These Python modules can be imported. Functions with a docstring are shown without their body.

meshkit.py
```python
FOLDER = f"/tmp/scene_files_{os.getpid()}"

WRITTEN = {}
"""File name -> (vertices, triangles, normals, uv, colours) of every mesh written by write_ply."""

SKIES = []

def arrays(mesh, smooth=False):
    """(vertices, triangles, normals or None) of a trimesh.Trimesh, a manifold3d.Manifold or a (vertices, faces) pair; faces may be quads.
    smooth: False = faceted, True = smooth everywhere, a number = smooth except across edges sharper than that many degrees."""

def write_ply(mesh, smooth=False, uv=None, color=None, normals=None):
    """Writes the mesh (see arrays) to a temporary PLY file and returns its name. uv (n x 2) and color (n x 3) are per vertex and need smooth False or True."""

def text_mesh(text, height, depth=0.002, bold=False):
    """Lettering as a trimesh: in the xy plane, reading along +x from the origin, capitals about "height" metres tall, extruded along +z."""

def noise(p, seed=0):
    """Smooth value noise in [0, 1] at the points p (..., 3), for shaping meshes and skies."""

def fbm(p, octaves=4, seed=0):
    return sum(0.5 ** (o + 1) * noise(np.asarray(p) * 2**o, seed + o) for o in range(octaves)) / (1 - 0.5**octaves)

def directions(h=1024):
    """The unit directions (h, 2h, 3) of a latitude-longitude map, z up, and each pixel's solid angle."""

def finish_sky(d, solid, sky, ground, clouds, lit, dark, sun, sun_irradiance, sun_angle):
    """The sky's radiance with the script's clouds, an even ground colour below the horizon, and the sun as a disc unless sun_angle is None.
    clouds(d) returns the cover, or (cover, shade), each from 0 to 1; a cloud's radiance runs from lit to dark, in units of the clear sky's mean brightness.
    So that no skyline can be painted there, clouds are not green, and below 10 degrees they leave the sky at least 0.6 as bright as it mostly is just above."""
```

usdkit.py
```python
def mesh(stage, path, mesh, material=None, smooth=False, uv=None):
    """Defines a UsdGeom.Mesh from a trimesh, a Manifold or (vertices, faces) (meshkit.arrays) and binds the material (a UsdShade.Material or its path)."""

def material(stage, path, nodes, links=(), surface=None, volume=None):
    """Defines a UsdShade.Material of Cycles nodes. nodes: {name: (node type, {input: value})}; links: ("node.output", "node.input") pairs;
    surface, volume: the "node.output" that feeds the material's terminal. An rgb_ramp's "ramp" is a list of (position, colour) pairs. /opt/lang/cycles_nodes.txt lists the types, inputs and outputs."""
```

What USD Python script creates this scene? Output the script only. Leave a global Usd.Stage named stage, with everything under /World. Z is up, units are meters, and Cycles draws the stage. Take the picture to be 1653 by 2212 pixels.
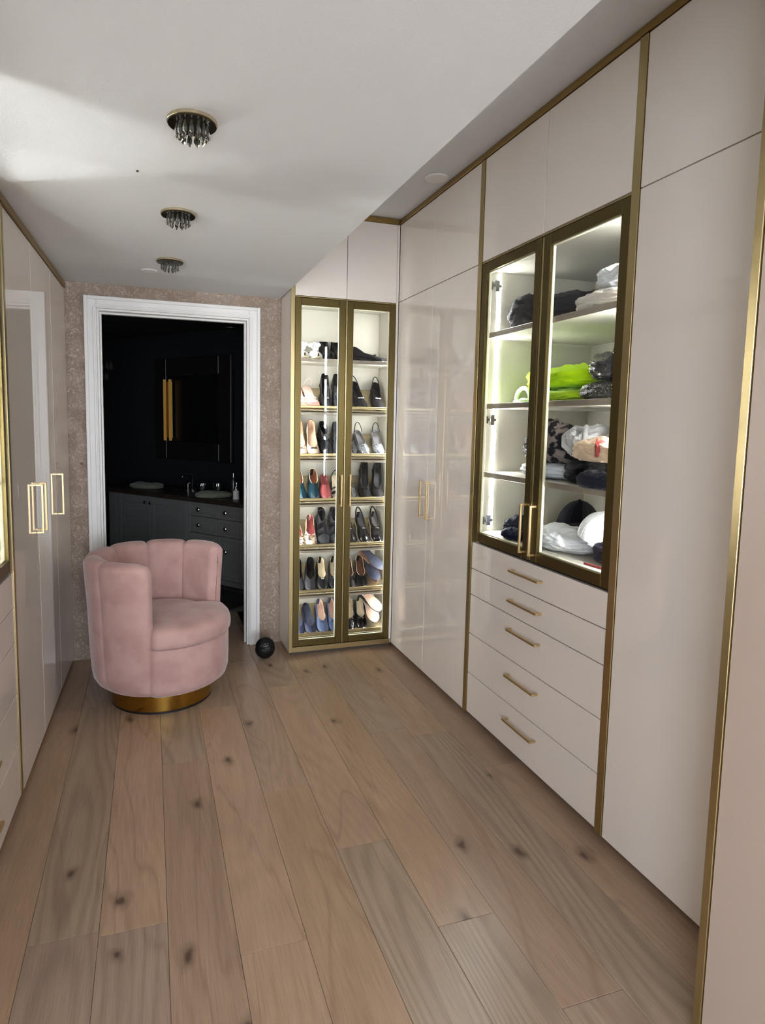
import math, random
import numpy as np, trimesh, usdkit, meshkit
from pxr import Usd, UsdGeom, UsdLux, UsdShade, Gf, Sdf

stage = Usd.Stage.CreateInMemory()
UsdGeom.SetStageUpAxis(stage, 'Z')
UsdGeom.Xform.Define(stage, '/World')
random.seed(7)

# ------------------------------------------------------------------ camera
IMG_W, IMG_H = 1653.0, 2212.0
F_PX, YAW, PITCH, ROLL, CAM_H, SHIFT_X, SHIFT_Y = 1352.49, 0.3217, 0.0998, 0.0182, 1.4162, -52.54, -55.12
FOCAL = 26.0
cam = UsdGeom.Camera.Define(stage, '/World/camera')
cam.CreateProjectionAttr('perspective')
cam.CreateFocalLengthAttr(FOCAL)
cam.CreateHorizontalApertureAttr(FOCAL * IMG_W / F_PX)
cam.CreateVerticalApertureAttr(FOCAL * IMG_H / F_PX)
cam.CreateHorizontalApertureOffsetAttr(-SHIFT_X / F_PX * FOCAL)
cam.CreateVerticalApertureOffsetAttr(SHIFT_Y / F_PX * FOCAL)
cam.CreateClippingRangeAttr(Gf.Vec2f(0.05, 200))
EXPOSURE = 0.40
cam.CreateExposureAttr(EXPOSURE)
_f = np.array([math.sin(YAW) * math.cos(PITCH), math.cos(YAW) * math.cos(PITCH), -math.sin(PITCH)])
_r = np.array([math.cos(YAW), -math.sin(YAW), 0.0])
_u = np.cross(_r, _f)
_r2 = math.cos(ROLL) * _r + math.sin(ROLL) * _u
_u2 = -math.sin(ROLL) * _r + math.cos(ROLL) * _u
cam.AddTransformOp().Set(Gf.Matrix4d(*[float(x) for row in (list(_r2) + [0], list(_u2) + [0], list(-_f) + [0], [0, 0, CAM_H, 1]) for x in row]))

# ------------------------------------------------------------------ light
# added area light behind the camera, as if from an assumed window
ADDED_WINDOW = dict(x=0.45, y=-3.93, z=1.20, w=2.2, h=1.8)
rear_light = UsdLux.RectLight.Define(stage, '/World/added_rear_daylight')
rear_light.CreateWidthAttr(ADDED_WINDOW['w']); rear_light.CreateHeightAttr(ADDED_WINDOW['h'])
rear_light.CreateIntensityAttr(9.0)
rear_light.CreateColorAttr(Gf.Vec3f(0.90, 0.965, 1.10))
rear_light.AddTranslateOp().Set(Gf.Vec3d(ADDED_WINDOW['x'], ADDED_WINDOW['y'], ADDED_WINDOW['z']))
rear_light.AddRotateXOp().Set(90)
# second added light in the left wall, put in to brighten the right fronts
ADDED_SIDE = dict(x=-1.12, y=-2.10, z=1.25, w=1.9, h=1.6)
side_light = UsdLux.RectLight.Define(stage, '/World/added_side_daylight')
side_light.CreateWidthAttr(ADDED_SIDE['h']); side_light.CreateHeightAttr(ADDED_SIDE['w'])
side_light.CreateIntensityAttr(7.5)
side_light.CreateColorAttr(Gf.Vec3f(0.90, 0.965, 1.10))
side_light.AddTranslateOp().Set(Gf.Vec3d(ADDED_SIDE['x'], ADDED_SIDE['y'], ADDED_SIDE['z']))
side_light.AddRotateYOp().Set(-90)
LED_STRENGTH = 132.0
SKY_STRENGTH = 1.0
dome = UsdLux.DomeLight.Define(stage, '/World/sky')
dome.CreateIntensityAttr(SKY_STRENGTH)
dome.CreateColorAttr(Gf.Vec3f(0.75, 0.87, 1.0))

# ------------------------------------------------------------------ materials
def srgb(r, g, b):
    c = np.array([r, g, b]) / 255.0
    return tuple(np.where(c <= 0.04045, c / 12.92, ((c + 0.055) / 1.055) ** 2.4))

LOOKS = '/World/Looks'
UsdGeom.Scope.Define(stage, LOOKS)
M = {}
def mat(name, color, rough=0.5, ior=1.5, metal=0.0, spec=0.5, coat=0.0, sheen=0.0, bump=None, vary=None, trans=0.0, diffuse_rough=0.0):
    """bump = (scale, distance); vary = (scale, other colour, contrast low, contrast high)"""
    n = {'p': ('principled_bsdf', {'base_color': color, 'roughness': rough, 'ior': ior, 'metallic': metal, 'specular_ior_level': spec, 'coat_weight': coat,
                                   'coat_roughness': 0.03, 'sheen_weight': sheen, 'sheen_roughness': 0.35, 'transmission_weight': trans, 'diffuse_roughness': diffuse_rough})}
    l = []
    if bump or vary:
        n['g'] = ('geometry', {})
    if vary:
        n['vn'] = ('noise_texture', {'scale': vary[0], 'detail': 3.0})
        n['vr'] = ('rgb_ramp', {'ramp': [(vary[2], color), (vary[3], vary[1])]})
        l += [('g.position', 'vn.vector'), ('vn.fac', 'vr.fac'), ('vr.color', 'p.base_color')]
    if bump:
        n['bn'] = ('noise_texture', {'scale': bump[0], 'detail': 3.0})
        n['b'] = ('bump', {'distance': bump[1], 'strength': 1.0})
        l += [('g.position', 'bn.vector'), ('bn.fac', 'b.height'), ('b.normal', 'p.normal')]
    M[name] = usdkit.material(stage, f'{LOOKS}/{name}', n, l, surface='p.BSDF')
    return M[name]

def emitter(name, color, strength):
    M[name] = usdkit.material(stage, f'{LOOKS}/{name}', {'e': ('emission', {'color': color, 'strength': strength})}, [], surface='e.emission')

def glass(name, tint, ior=1.5):
    M[name] = usdkit.material(stage, f'{LOOKS}/{name}', {
        't': ('transparent_bsdf', {'color': tint}), 'g': ('glossy_bsdf', {'color': (1, 1, 1), 'roughness': 0.0}),
        'q': ('geometry', {}), 'i': ('math', {'math_type': 'multiply_add', 'value2': 1.0 / ior - ior, 'value3': ior}),
        'f': ('fresnel', {}), 'm': ('mix_closure', {})},
        [('q.backfacing', 'i.value1'), ('i.value', 'f.IOR'), ('f.fac', 'm.fac'), ('t.BSDF', 'm.closure1'), ('g.BSDF', 'm.closure2')], surface='m.closure')

CREAM = srgb(228, 219, 209)
mat('gloss_lacquer', CREAM, rough=0.0, ior=1.68)
mat('satin_lacquer_darkened', srgb(176, 158, 144), rough=0.35, spec=0.4)  # satin finish, colour darkened to offset the strong side light
mat('lacquer_edge', srgb(120, 104, 90), rough=0.5)
mat('carcass_dark', srgb(70, 58, 48), rough=0.7)
mat('interior_white', srgb(184, 180, 166), rough=0.4)
mat('shelf_edge', srgb(150, 138, 122), rough=0.3, metal=0.3)
mat('brass', srgb(182, 164, 120), rough=0.32, metal=1.0, bump=(600, 0.00005))
mat('brass_dark', srgb(158, 132, 82), rough=0.38, metal=1.0)
mat('bronze_frame', srgb(98, 84, 48), rough=0.34, metal=0.85)
mat('canopy_bronze', srgb(66, 58, 40), rough=0.25, metal=0.9)
mat('gasket', srgb(232, 226, 196), rough=0.5)
mat('handle_gold', srgb(208, 184, 138), rough=0.36, metal=1.0)
mat('chrome', (0.8, 0.8, 0.8), rough=0.12, metal=1.0)
mat('champagne', srgb(196, 182, 150), rough=0.22, metal=0.9)
mat('ceiling_paint', srgb(216, 216, 215), rough=0.85, spec=0.2, bump=(220, 0.0004))
mat('wall_paint', srgb(205, 198, 188), rough=0.8, spec=0.2)
mat('trim_paint', srgb(226, 224, 220), rough=0.35)
mat('unlit_bath_wall', srgb(34, 34, 36), rough=0.55, spec=0.2)  # near-black: the darkness of the unlit room is put into the colour
mat('unlit_bath_ceiling', srgb(44, 44, 45), rough=0.9, spec=0.1)  # ceiling darkened the same way for the unlit room
mat('unlit_vanity_paint', srgb(112, 110, 106), rough=0.5, spec=0.3)  # greyed so the vanity looks unlit
mat('counter_stone', srgb(40, 32, 26), rough=0.35, vary=(30, srgb(60, 48, 38), 0.4, 0.7))
mat('bath_tile', srgb(122, 118, 110), rough=0.3, vary=(6, srgb(104, 100, 94), 0.4, 0.6))
mat('black_mat', srgb(22, 21, 20), rough=0.95, bump=(400, 0.002))
mat('mirror_painted_dark', (0.006, 0.006, 0.006), rough=0.3, spec=0.3)  # near-black in place of a mirror, dark reflection painted in
mat('frame_dark', srgb(26, 24, 22), rough=0.4, spec=0.4)
mat('pink_velvet', srgb(184, 150, 144), rough=0.9, spec=0.15, sheen=0.45, vary=(9, srgb(174, 138, 133), 0.42, 0.62), bump=(900, 0.0004))
mat('seam_shadow', srgb(130, 88, 88), rough=0.95, spec=0.1)
mat('chair_brass', srgb(176, 136, 62), rough=0.14, metal=1.0)
mat('black_base', srgb(14, 12, 10), rough=0.5)
mat('crystal', (0.10, 0.10, 0.085), rough=0.03, spec=1.0, trans=0.6)
mat('white_plastic', srgb(224, 222, 218), rough=0.4)
mat('red_lacquer', srgb(110, 26, 30), rough=0.3)
mat('print_white', srgb(190, 190, 190), rough=0.6)
emitter('led', (0.98, 0.99, 1.0), LED_STRENGTH)
emitter('amber_glow', srgb(255, 196, 105), 0.13)  # made-up glow for the gold strips at the bathroom mirror
glass('clear_glass', (0.975, 0.985, 0.98), 1.27)

def wallpaper():
    n = {'g': ('geometry', {}),
         'n1': ('noise_texture', {'scale': 55.0, 'detail': 4.0, 'distortion': 1.5}),
         'r1': ('rgb_ramp', {'ramp': [(0.44, srgb(140, 122, 107)), (0.56, srgb(152, 134, 118)), (0.70, srgb(182, 166, 149))]}),
         'v': ('voronoi_texture', {'scale': 5.2, 'randomness': 0.7}),
         'r2': ('rgb_ramp', {'ramp': [(0.045, (1, 1, 1)), (0.075, (0, 0, 0))]}),
         'm': ('mix', {'color2': srgb(118, 92, 80)}),
         'w': ('noise_texture', {'scale': 9.0, 'detail': 3.0}),
         'rw': ('rgb_ramp', {'ramp': [(0.4, (0.45, 0.45, 0.45)), (0.6, (0.75, 0.75, 0.75))]}),
         'b': ('bump', {'distance': 0.004, 'strength': 0.8}),
         'p': ('principled_bsdf', {'metallic': 0.15})}
    l = [('g.position', 'n1.vector'), ('g.position', 'v.vector'), ('g.position', 'w.vector'), ('n1.fac', 'r1.fac'), ('v.distance', 'r2.fac'), ('r2.color', 'm.fac'),
         ('r1.color', 'm.color1'), ('m.color', 'p.base_color'), ('w.fac', 'rw.fac'), ('rw.color', 'p.roughness'), ('n1.fac', 'b.height'), ('b.normal', 'p.normal')]
    M['wallpaper'] = usdkit.material(stage, f'{LOOKS}/wallpaper', n, l, surface='p.BSDF')
wallpaper()

def wood(name, off, light, dark, ring, knot_scale):
    n = {'g': ('geometry', {}),
         'ma': ('mapping', {'location': off, 'scale': (1.0, 0.10, 1.0)}),
         'na': ('noise_texture', {'scale': 16.0, 'detail': 4.0, 'distortion': 0.5}),
         'ra': ('rgb_ramp', {'ramp': [(0.20, dark), (0.80, light)]}),
         'mb': ('mapping', {'location': off, 'scale': (1.0, 0.16, 1.0)}),
         'wn': ('noise_texture', {'scale': 3.0, 'detail': 0.8, 'roughness': 0.4, 'distortion': 0.2}),
         'wm': ('math', {'math_type': 'multiply', 'value2': 150.0}),
         'ws': ('math', {'math_type': 'sine'}),
         'wv': ('math', {'math_type': 'multiply_add', 'value2': 0.5, 'value3': 0.5}),
         'rb': ('rgb_ramp', {'ramp': [(0.0, (1 - ring, 1 - ring, 1 - ring)), (0.5, (1, 1, 1)), (1.0, (1 + ring * .4, 1 + ring * .4, 1 + ring * .4))]}),
         'mx1': ('mix', {'mix_type': 'multiply', 'fac': 1.0}),
         'mc': ('mapping', {'location': off, 'scale': (1.0, 0.025, 1.0)}),
         'nc': ('noise_texture', {'scale': 300.0, 'detail': 2.0}),
         'rc': ('rgb_ramp', {'ramp': [(0.3, (0.86, 0.86, 0.86)), (0.6, (1.04, 1.04, 1.04))]}),
         'mx2': ('mix', {'mix_type': 'multiply', 'fac': 1.0}),
         # dark mineral streaks that run along the grain
         'md': ('mapping', {'location': off, 'scale': (1.0, 0.12, 1.0)}),
         'nd': ('noise_texture', {'scale': 3.2, 'detail': 3.0, 'distortion': 0.8}),
         'rd': ('rgb_ramp', {'ramp': [(0.494, (0, 0, 0)), (0.505, (0.32, 0.32, 0.32)), (0.516, (0, 0, 0))]}),
         'mx3': ('mix', {'color2': srgb(112, 84, 66)}),
         # knots
         'me': ('mapping', {'location': off, 'scale': (1.0, 0.62, 1.0)}),
         'nz': ('noise_texture', {'scale': 14.0, 'detail': 2.0}),
         'va': ('vector_math', {'math_type': 'multiply_add', 'vector2': (0.06, 0.06, 0.06)}),
         'vo': ('voronoi_texture', {'scale': knot_scale, 'randomness': 1.0, 'dimensions': '2D'}),
         're': ('rgb_ramp', {'ramp': [(0.012, (0.9, 0.9, 0.9)), (0.030, (0.45, 0.45, 0.45)), (0.070, (0, 0, 0))]}),
         'mx4': ('mix', {'color2': srgb(74, 55, 42)}),
         'b': ('bump', {'distance': 0.0004, 'strength': 0.5}),
         'p': ('principled_bsdf', {'roughness': 0.30, 'specular_ior_level': 0.45})}
    l = [('g.position', f'{k}.vector') for k in ('ma', 'mb', 'mc', 'md', 'me')] + [
        ('ma.vector', 'na.vector'), ('na.fac', 'ra.fac'), ('mb.vector', 'wn.vector'), ('wn.fac', 'wm.value1'), ('wm.value', 'ws.value1'), ('ws.value', 'wv.value1'), ('wv.value', 'rb.fac'), ('ra.color', 'mx1.color1'), ('rb.color', 'mx1.color2'),
        ('mc.vector', 'nc.vector'), ('nc.fac', 'rc.fac'), ('mx1.color', 'mx2.color1'), ('rc.color', 'mx2.color2'),
        ('md.vector', 'nd.vector'), ('nd.fac', 'rd.fac'), ('rd.color', 'mx3.fac'), ('mx2.color', 'mx3.color1'),
        ('me.vector', 'nz.vector'), ('nz.color', 'va.vector1'), ('me.vector', 'va.vector3'), ('va.vector', 'vo.vector'), ('vo.distance', 're.fac'), ('re.color', 'mx4.fac'),
        ('mx3.color', 'mx4.color1'), ('mx4.color', 'p.base_color'), ('nc.fac', 'b.height'), ('b.normal', 'p.normal')]
    M[name] = usdkit.material(stage, f'{LOOKS}/{name}', n, l, surface='p.BSDF')

WOODS = []
for k, (la, dk, rg) in enumerate([((186, 156, 130), (168, 138, 112), 0.05), ((180, 152, 128), (162, 134, 110), 0.06), ((172, 150, 126), (158, 134, 112), 0.15), ((188, 158, 132), (172, 142, 116), 0.04),
                                  ((176, 148, 124), (158, 130, 106), 0.05), ((170, 146, 128), (156, 132, 114), 0.12), ((184, 154, 126), (164, 134, 106), 0.04), ((178, 154, 132), (160, 136, 114), 0.07)]):
    wood(f'oak_{"abcdefgh"[k]}', (3.7 * k + 0.3, 2.9 * k + 1.1, 0.0), srgb(*[0.94 * q for q in la]), srgb(*[0.94 * q for q in dk]), rg, 2.1 + 0.2 * (k % 3))
    WOODS.append(f'oak_{"abcdefgh"[k]}')

# ------------------------------------------------------------------ mesh helpers
def cat(*ms):
    vs, fs, n = [], [], 0
    for m in ms:
        v, f = (np.asarray(m[0], float), np.asarray(m[1], int)) if isinstance(m, tuple) else (np.asarray(m.vertices), np.asarray(m.faces))
        if f.shape[1] == 4:
            f = np.vstack([f[:, [0, 1, 2]], f[:, [0, 2, 3]]])
        vs.append(v); fs.append(f + n); n += len(v)
    return trimesh.Trimesh(np.vstack(vs), np.vstack(fs), process=False)

def moved(m, t=(0, 0, 0), rot=None):
    v, f = (np.asarray(m[0], float), m[1]) if isinstance(m, tuple) else (np.array(m.vertices), m.faces)
    if rot is not None:
        v = v @ np.asarray(rot).T
    return trimesh.Trimesh(v + np.asarray(t), np.array(f), process=False)

def RX(a): c, s = math.cos(a), math.sin(a); return np.array([[1, 0, 0], [0, c, -s], [0, s, c]])
def RY(a): c, s = math.cos(a), math.sin(a); return np.array([[c, 0, s], [0, 1, 0], [-s, 0, c]])
def RZ(a): c, s = math.cos(a), math.sin(a); return np.array([[c, -s, 0], [s, c, 0], [0, 0, 1]])

def box(x0, x1, y0, y1, z0, z1, b=0.0012):
    """a box with chamfered edges"""
    x0, x1 = min(x0, x1), max(x0, x1); y0, y1 = min(y0, y1), max(y0, y1); z0, z1 = min(z0, z1), max(z0, z1)
    b = min(b, 0.45 * min(x1 - x0, y1 - y0, z1 - z0))
    if b <= 0:
        v = np.array([[x, y, z] for x in (x0, x1) for y in (y0, y1) for z in (z0, z1)])
        f = [[0, 1, 3], [0, 3, 2], [4, 6, 7], [4, 7, 5], [0, 4, 5], [0, 5, 1], [2, 3, 7], [2, 7, 6], [0, 2, 6], [0, 6, 4], [1, 5, 7], [1, 7, 3]]
        return trimesh.Trimesh(v, f, process=False)
    v, idx = [], {}
    for i, x in enumerate((x0, x1)):
        for j, y in enumerate((y0, y1)):
            for k, z in enumerate((z0, z1)):
                sx, sy, sz = (1, -1)[i] * b, (1, -1)[j] * b, (1, -1)[k] * b
                for ax, p in enumerate(((x, y + sy, z + sz), (x + sx, y, z + sz), (x + sx, y + sy, z))):
                    idx[i, j, k, ax] = len(v); v.append(p)
    f = []
    def quad(a, bb, c, d): f.extend([[a, bb, c], [a, c, d]])
    for i in (0, 1):
        q = [idx[i, 0, 0, 0], idx[i, 0, 1, 0], idx[i, 1, 1, 0], idx[i, 1, 0, 0]]; quad(*(q if i == 0 else q[::-1]))
        q = [idx[0, i, 0, 1], idx[1, i, 0, 1], idx[1, i, 1, 1], idx[0, i, 1, 1]]; quad(*(q if i == 0 else q[::-1]))
        q = [idx[0, 0, i, 2], idx[0, 1, i, 2], idx[1, 1, i, 2], idx[1, 0, i, 2]]; quad(*(q if i == 0 else q[::-1]))
    for i in (0, 1):
        for j in (0, 1):
            q = [idx[i, j, 0, 0], idx[i, j, 1, 0], idx[i, j, 1, 1], idx[i, j, 0, 1]]; quad(*(q if (i + j) % 2 == 0 else q[::-1]))
            q = [idx[i, 0, j, 0], idx[i, 0, j, 2], idx[i, 1, j, 2], idx[i, 1, j, 0]]; quad(*(q if (i + j) % 2 == 0 else q[::-1]))
            q = [idx[0, i, j, 1], idx[1, i, j, 1], idx[1, i, j, 2], idx[0, i, j, 2]]; quad(*(q if (i + j) % 2 == 0 else q[::-1]))
    for i in (0, 1):
        for j in (0, 1):
            for k in (0, 1):
                t = [idx[i, j, k, 0], idx[i, j, k, 1], idx[i, j, k, 2]]; f.append(t if (i + j + k) % 2 == 0 else t[::-1])
    v, f = np.array(v), np.array(f)
    p, q, r = v[f[:, 0]], v[f[:, 1]], v[f[:, 2]]
    flip = (np.cross(q - p, r - p) * ((p + q + r) / 3 - v.mean(0))).sum(1) < 0
    f[flip] = f[flip][:, ::-1]
    return trimesh.Trimesh(v, f, process=False)

def grid_faces(nu, nv, wrap=False):
    f = []
    for i in range(nu - 1):
        for j in range(nv if wrap else nv - 1):
            a, b = i * nv + j, i * nv + (j + 1) % nv
            f.append([a, b, b + nv, a + nv])
    return np.array(f)

def lathe(profile, n=40):
    """profile: (r, z) from bottom to top"""
    a = np.linspace(0, 2 * np.pi, n, endpoint=False)
    v = np.array([[r * math.cos(t), r * math.sin(t), z] for r, z in profile for t in a])
    return cat((v, grid_faces(len(profile), n, True)[:, ::1]))

def tube(pts, r, sides=8, caps=True):
    p = np.asarray(pts, float)
    t = np.gradient(p, axis=0); t /= np.linalg.norm(t, axis=1, keepdims=True) + 1e-12
    ref = np.array([0, 0, 1.0]) if abs(t[:, 2]).mean() < 0.8 else np.array([1.0, 0, 0])
    a = np.cross(t, ref); a /= np.linalg.norm(a, axis=1, keepdims=True) + 1e-12
    b = np.cross(t, a)
    rr = np.broadcast_to(r, (len(p),))
    ang = np.arange(sides) * 2 * np.pi / sides
    v = (p[:, None] + rr[:, None, None] * (np.cos(ang)[None, :, None] * a[:, None] + np.sin(ang)[None, :, None] * b[:, None])).reshape(-1, 3)
    f = grid_faces(len(p), sides, True)
    f = np.vstack([f[:, [0, 1, 2]], f[:, [0, 2, 3]]])
    if caps:
        n = len(v); v = np.vstack([v, p[0], p[-1]])
        k = (len(p) - 1) * sides
        f = np.vstack([f, [[n, (j + 1) % sides, j] for j in range(sides)], [[n + 1, k + j, k + (j + 1) % sides] for j in range(sides)]])
    return trimesh.Trimesh(v, f, process=False)

def polar_loft(R, rings, n=72, dome=None):
    """R(theta) outline; rings: (inset, z); closed on both ends"""
    a = np.linspace(0, 2 * np.pi, n, endpoint=False)
    rad = np.array([R(t) for t in a])
    v = [[max(rad[j] - ins, 0.0) * math.cos(a[j]), max(rad[j] - ins, 0.0) * math.sin(a[j]), z] for ins, z in rings for j in range(n)]
    f = grid_faces(len(rings), n, True); f = np.vstack([f[:, [0, 1, 2]], f[:, [0, 2, 3]]])
    k = len(v); v += [[0, 0, rings[0][1]], [0, 0, rings[-1][1] if dome is None else dome]]
    L = (len(rings) - 1) * n
    f = np.vstack([f, [[k, (j + 1) % n, j] for j in range(n)], [[k + 1, L + j, L + (j + 1) % n] for j in range(n)]])
    return trimesh.Trimesh(np.array(v), f, process=False)

def ellipsoid(c, r, sub=2):
    m = trimesh.creation.icosphere(sub, 1.0)
    return trimesh.Trimesh(m.vertices * np.asarray(r) + np.asarray(c), m.faces, process=False)

# ------------------------------------------------------------------ scene tree helpers
def numbered(parent, name):
    path, k = f'{parent}/{name}', 0
    while stage.GetPrimAtPath(path):
        k += 1; path = f'{parent}/{name}_{k:03d}'
    return path

def obj(name, mesh, m, parent=None, smooth=False, label=None, kind=None):
    base = '/World' if parent is None else str(parent.GetPath())
    o = usdkit.mesh(stage, numbered(base, name), mesh, M[m], smooth=smooth).GetPrim()
    if label: o.SetCustomDataByKey('label', label)
    if kind: o.SetCustomDataByKey('kind', kind)
    return o

def tag(o, label, category, group=None, kind=None):
    o.SetCustomDataByKey('label', label); o.SetCustomDataByKey('category', category)
    if group: o.SetCustomDataByKey('group', group)
    if kind: o.SetCustomDataByKey('kind', kind)
    return o

def matrix(t, rot=np.eye(3)):
    r = np.asarray(rot)
    return Gf.Matrix4d(*[float(x) for row in (list(r[:, 0]) + [0], list(r[:, 1]) + [0], list(r[:, 2]) + [0], list(t) + [1]) for x in row])

def thing(name, label, category, t=(0, 0, 0), rot=np.eye(3), group=None):
    x = UsdGeom.Xform.Define(stage, numbered('/World', name))
    x.AddTransformOp().Set(matrix(t, rot))
    return tag(x.GetPrim(), label, category, group)

def copy_of(first, label, t, rot=np.eye(3), group=None):
    base = first.GetName()
    x = UsdGeom.Xform.Define(stage, numbered('/World', base))
    x.GetPrim().GetReferences().AddInternalReference(first.GetPath())
    op = x.GetPrim().GetAttribute('xformOp:transform')
    if not op: op = x.GetPrim().CreateAttribute('xformOp:transform', Sdf.ValueTypeNames.Matrix4d)
    op.Set(matrix(t, rot))
    x.GetPrim().SetInstanceable(True)
    cd = first.GetCustomData()
    return tag(x.GetPrim(), label, cd['category'], group or cd.get('group'))

def struct(name, mesh, m, smooth=False):
    return obj(name, mesh, m, None, smooth, kind='structure')

def group_xf(name, t=(0, 0, 0), rot=np.eye(3)):
    x = UsdGeom.Xform.Define(stage, numbered('/World', name)); x.AddTransformOp().Set(matrix(t, rot))
    x.GetPrim().SetCustomDataByKey('kind', 'structure')
    return x.GetPrim()

# ------------------------------------------------------------------ key dimensions
XR, YS, YB = 1.443, 3.615, 3.900          # right cabinet fronts, shoe cabinet front, doorway wall
ZC, ZT = 2.1736, 2.637                    # dropped ceiling, recess ceiling
XE = 0.776                                # edge of the dropped ceiling
ZD = 2.152                                # joint between tall doors and upper doors
ZB = 0.030                                # underside of the doors
DEPTH = 0.61
XW = XR + DEPTH + 0.02

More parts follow.
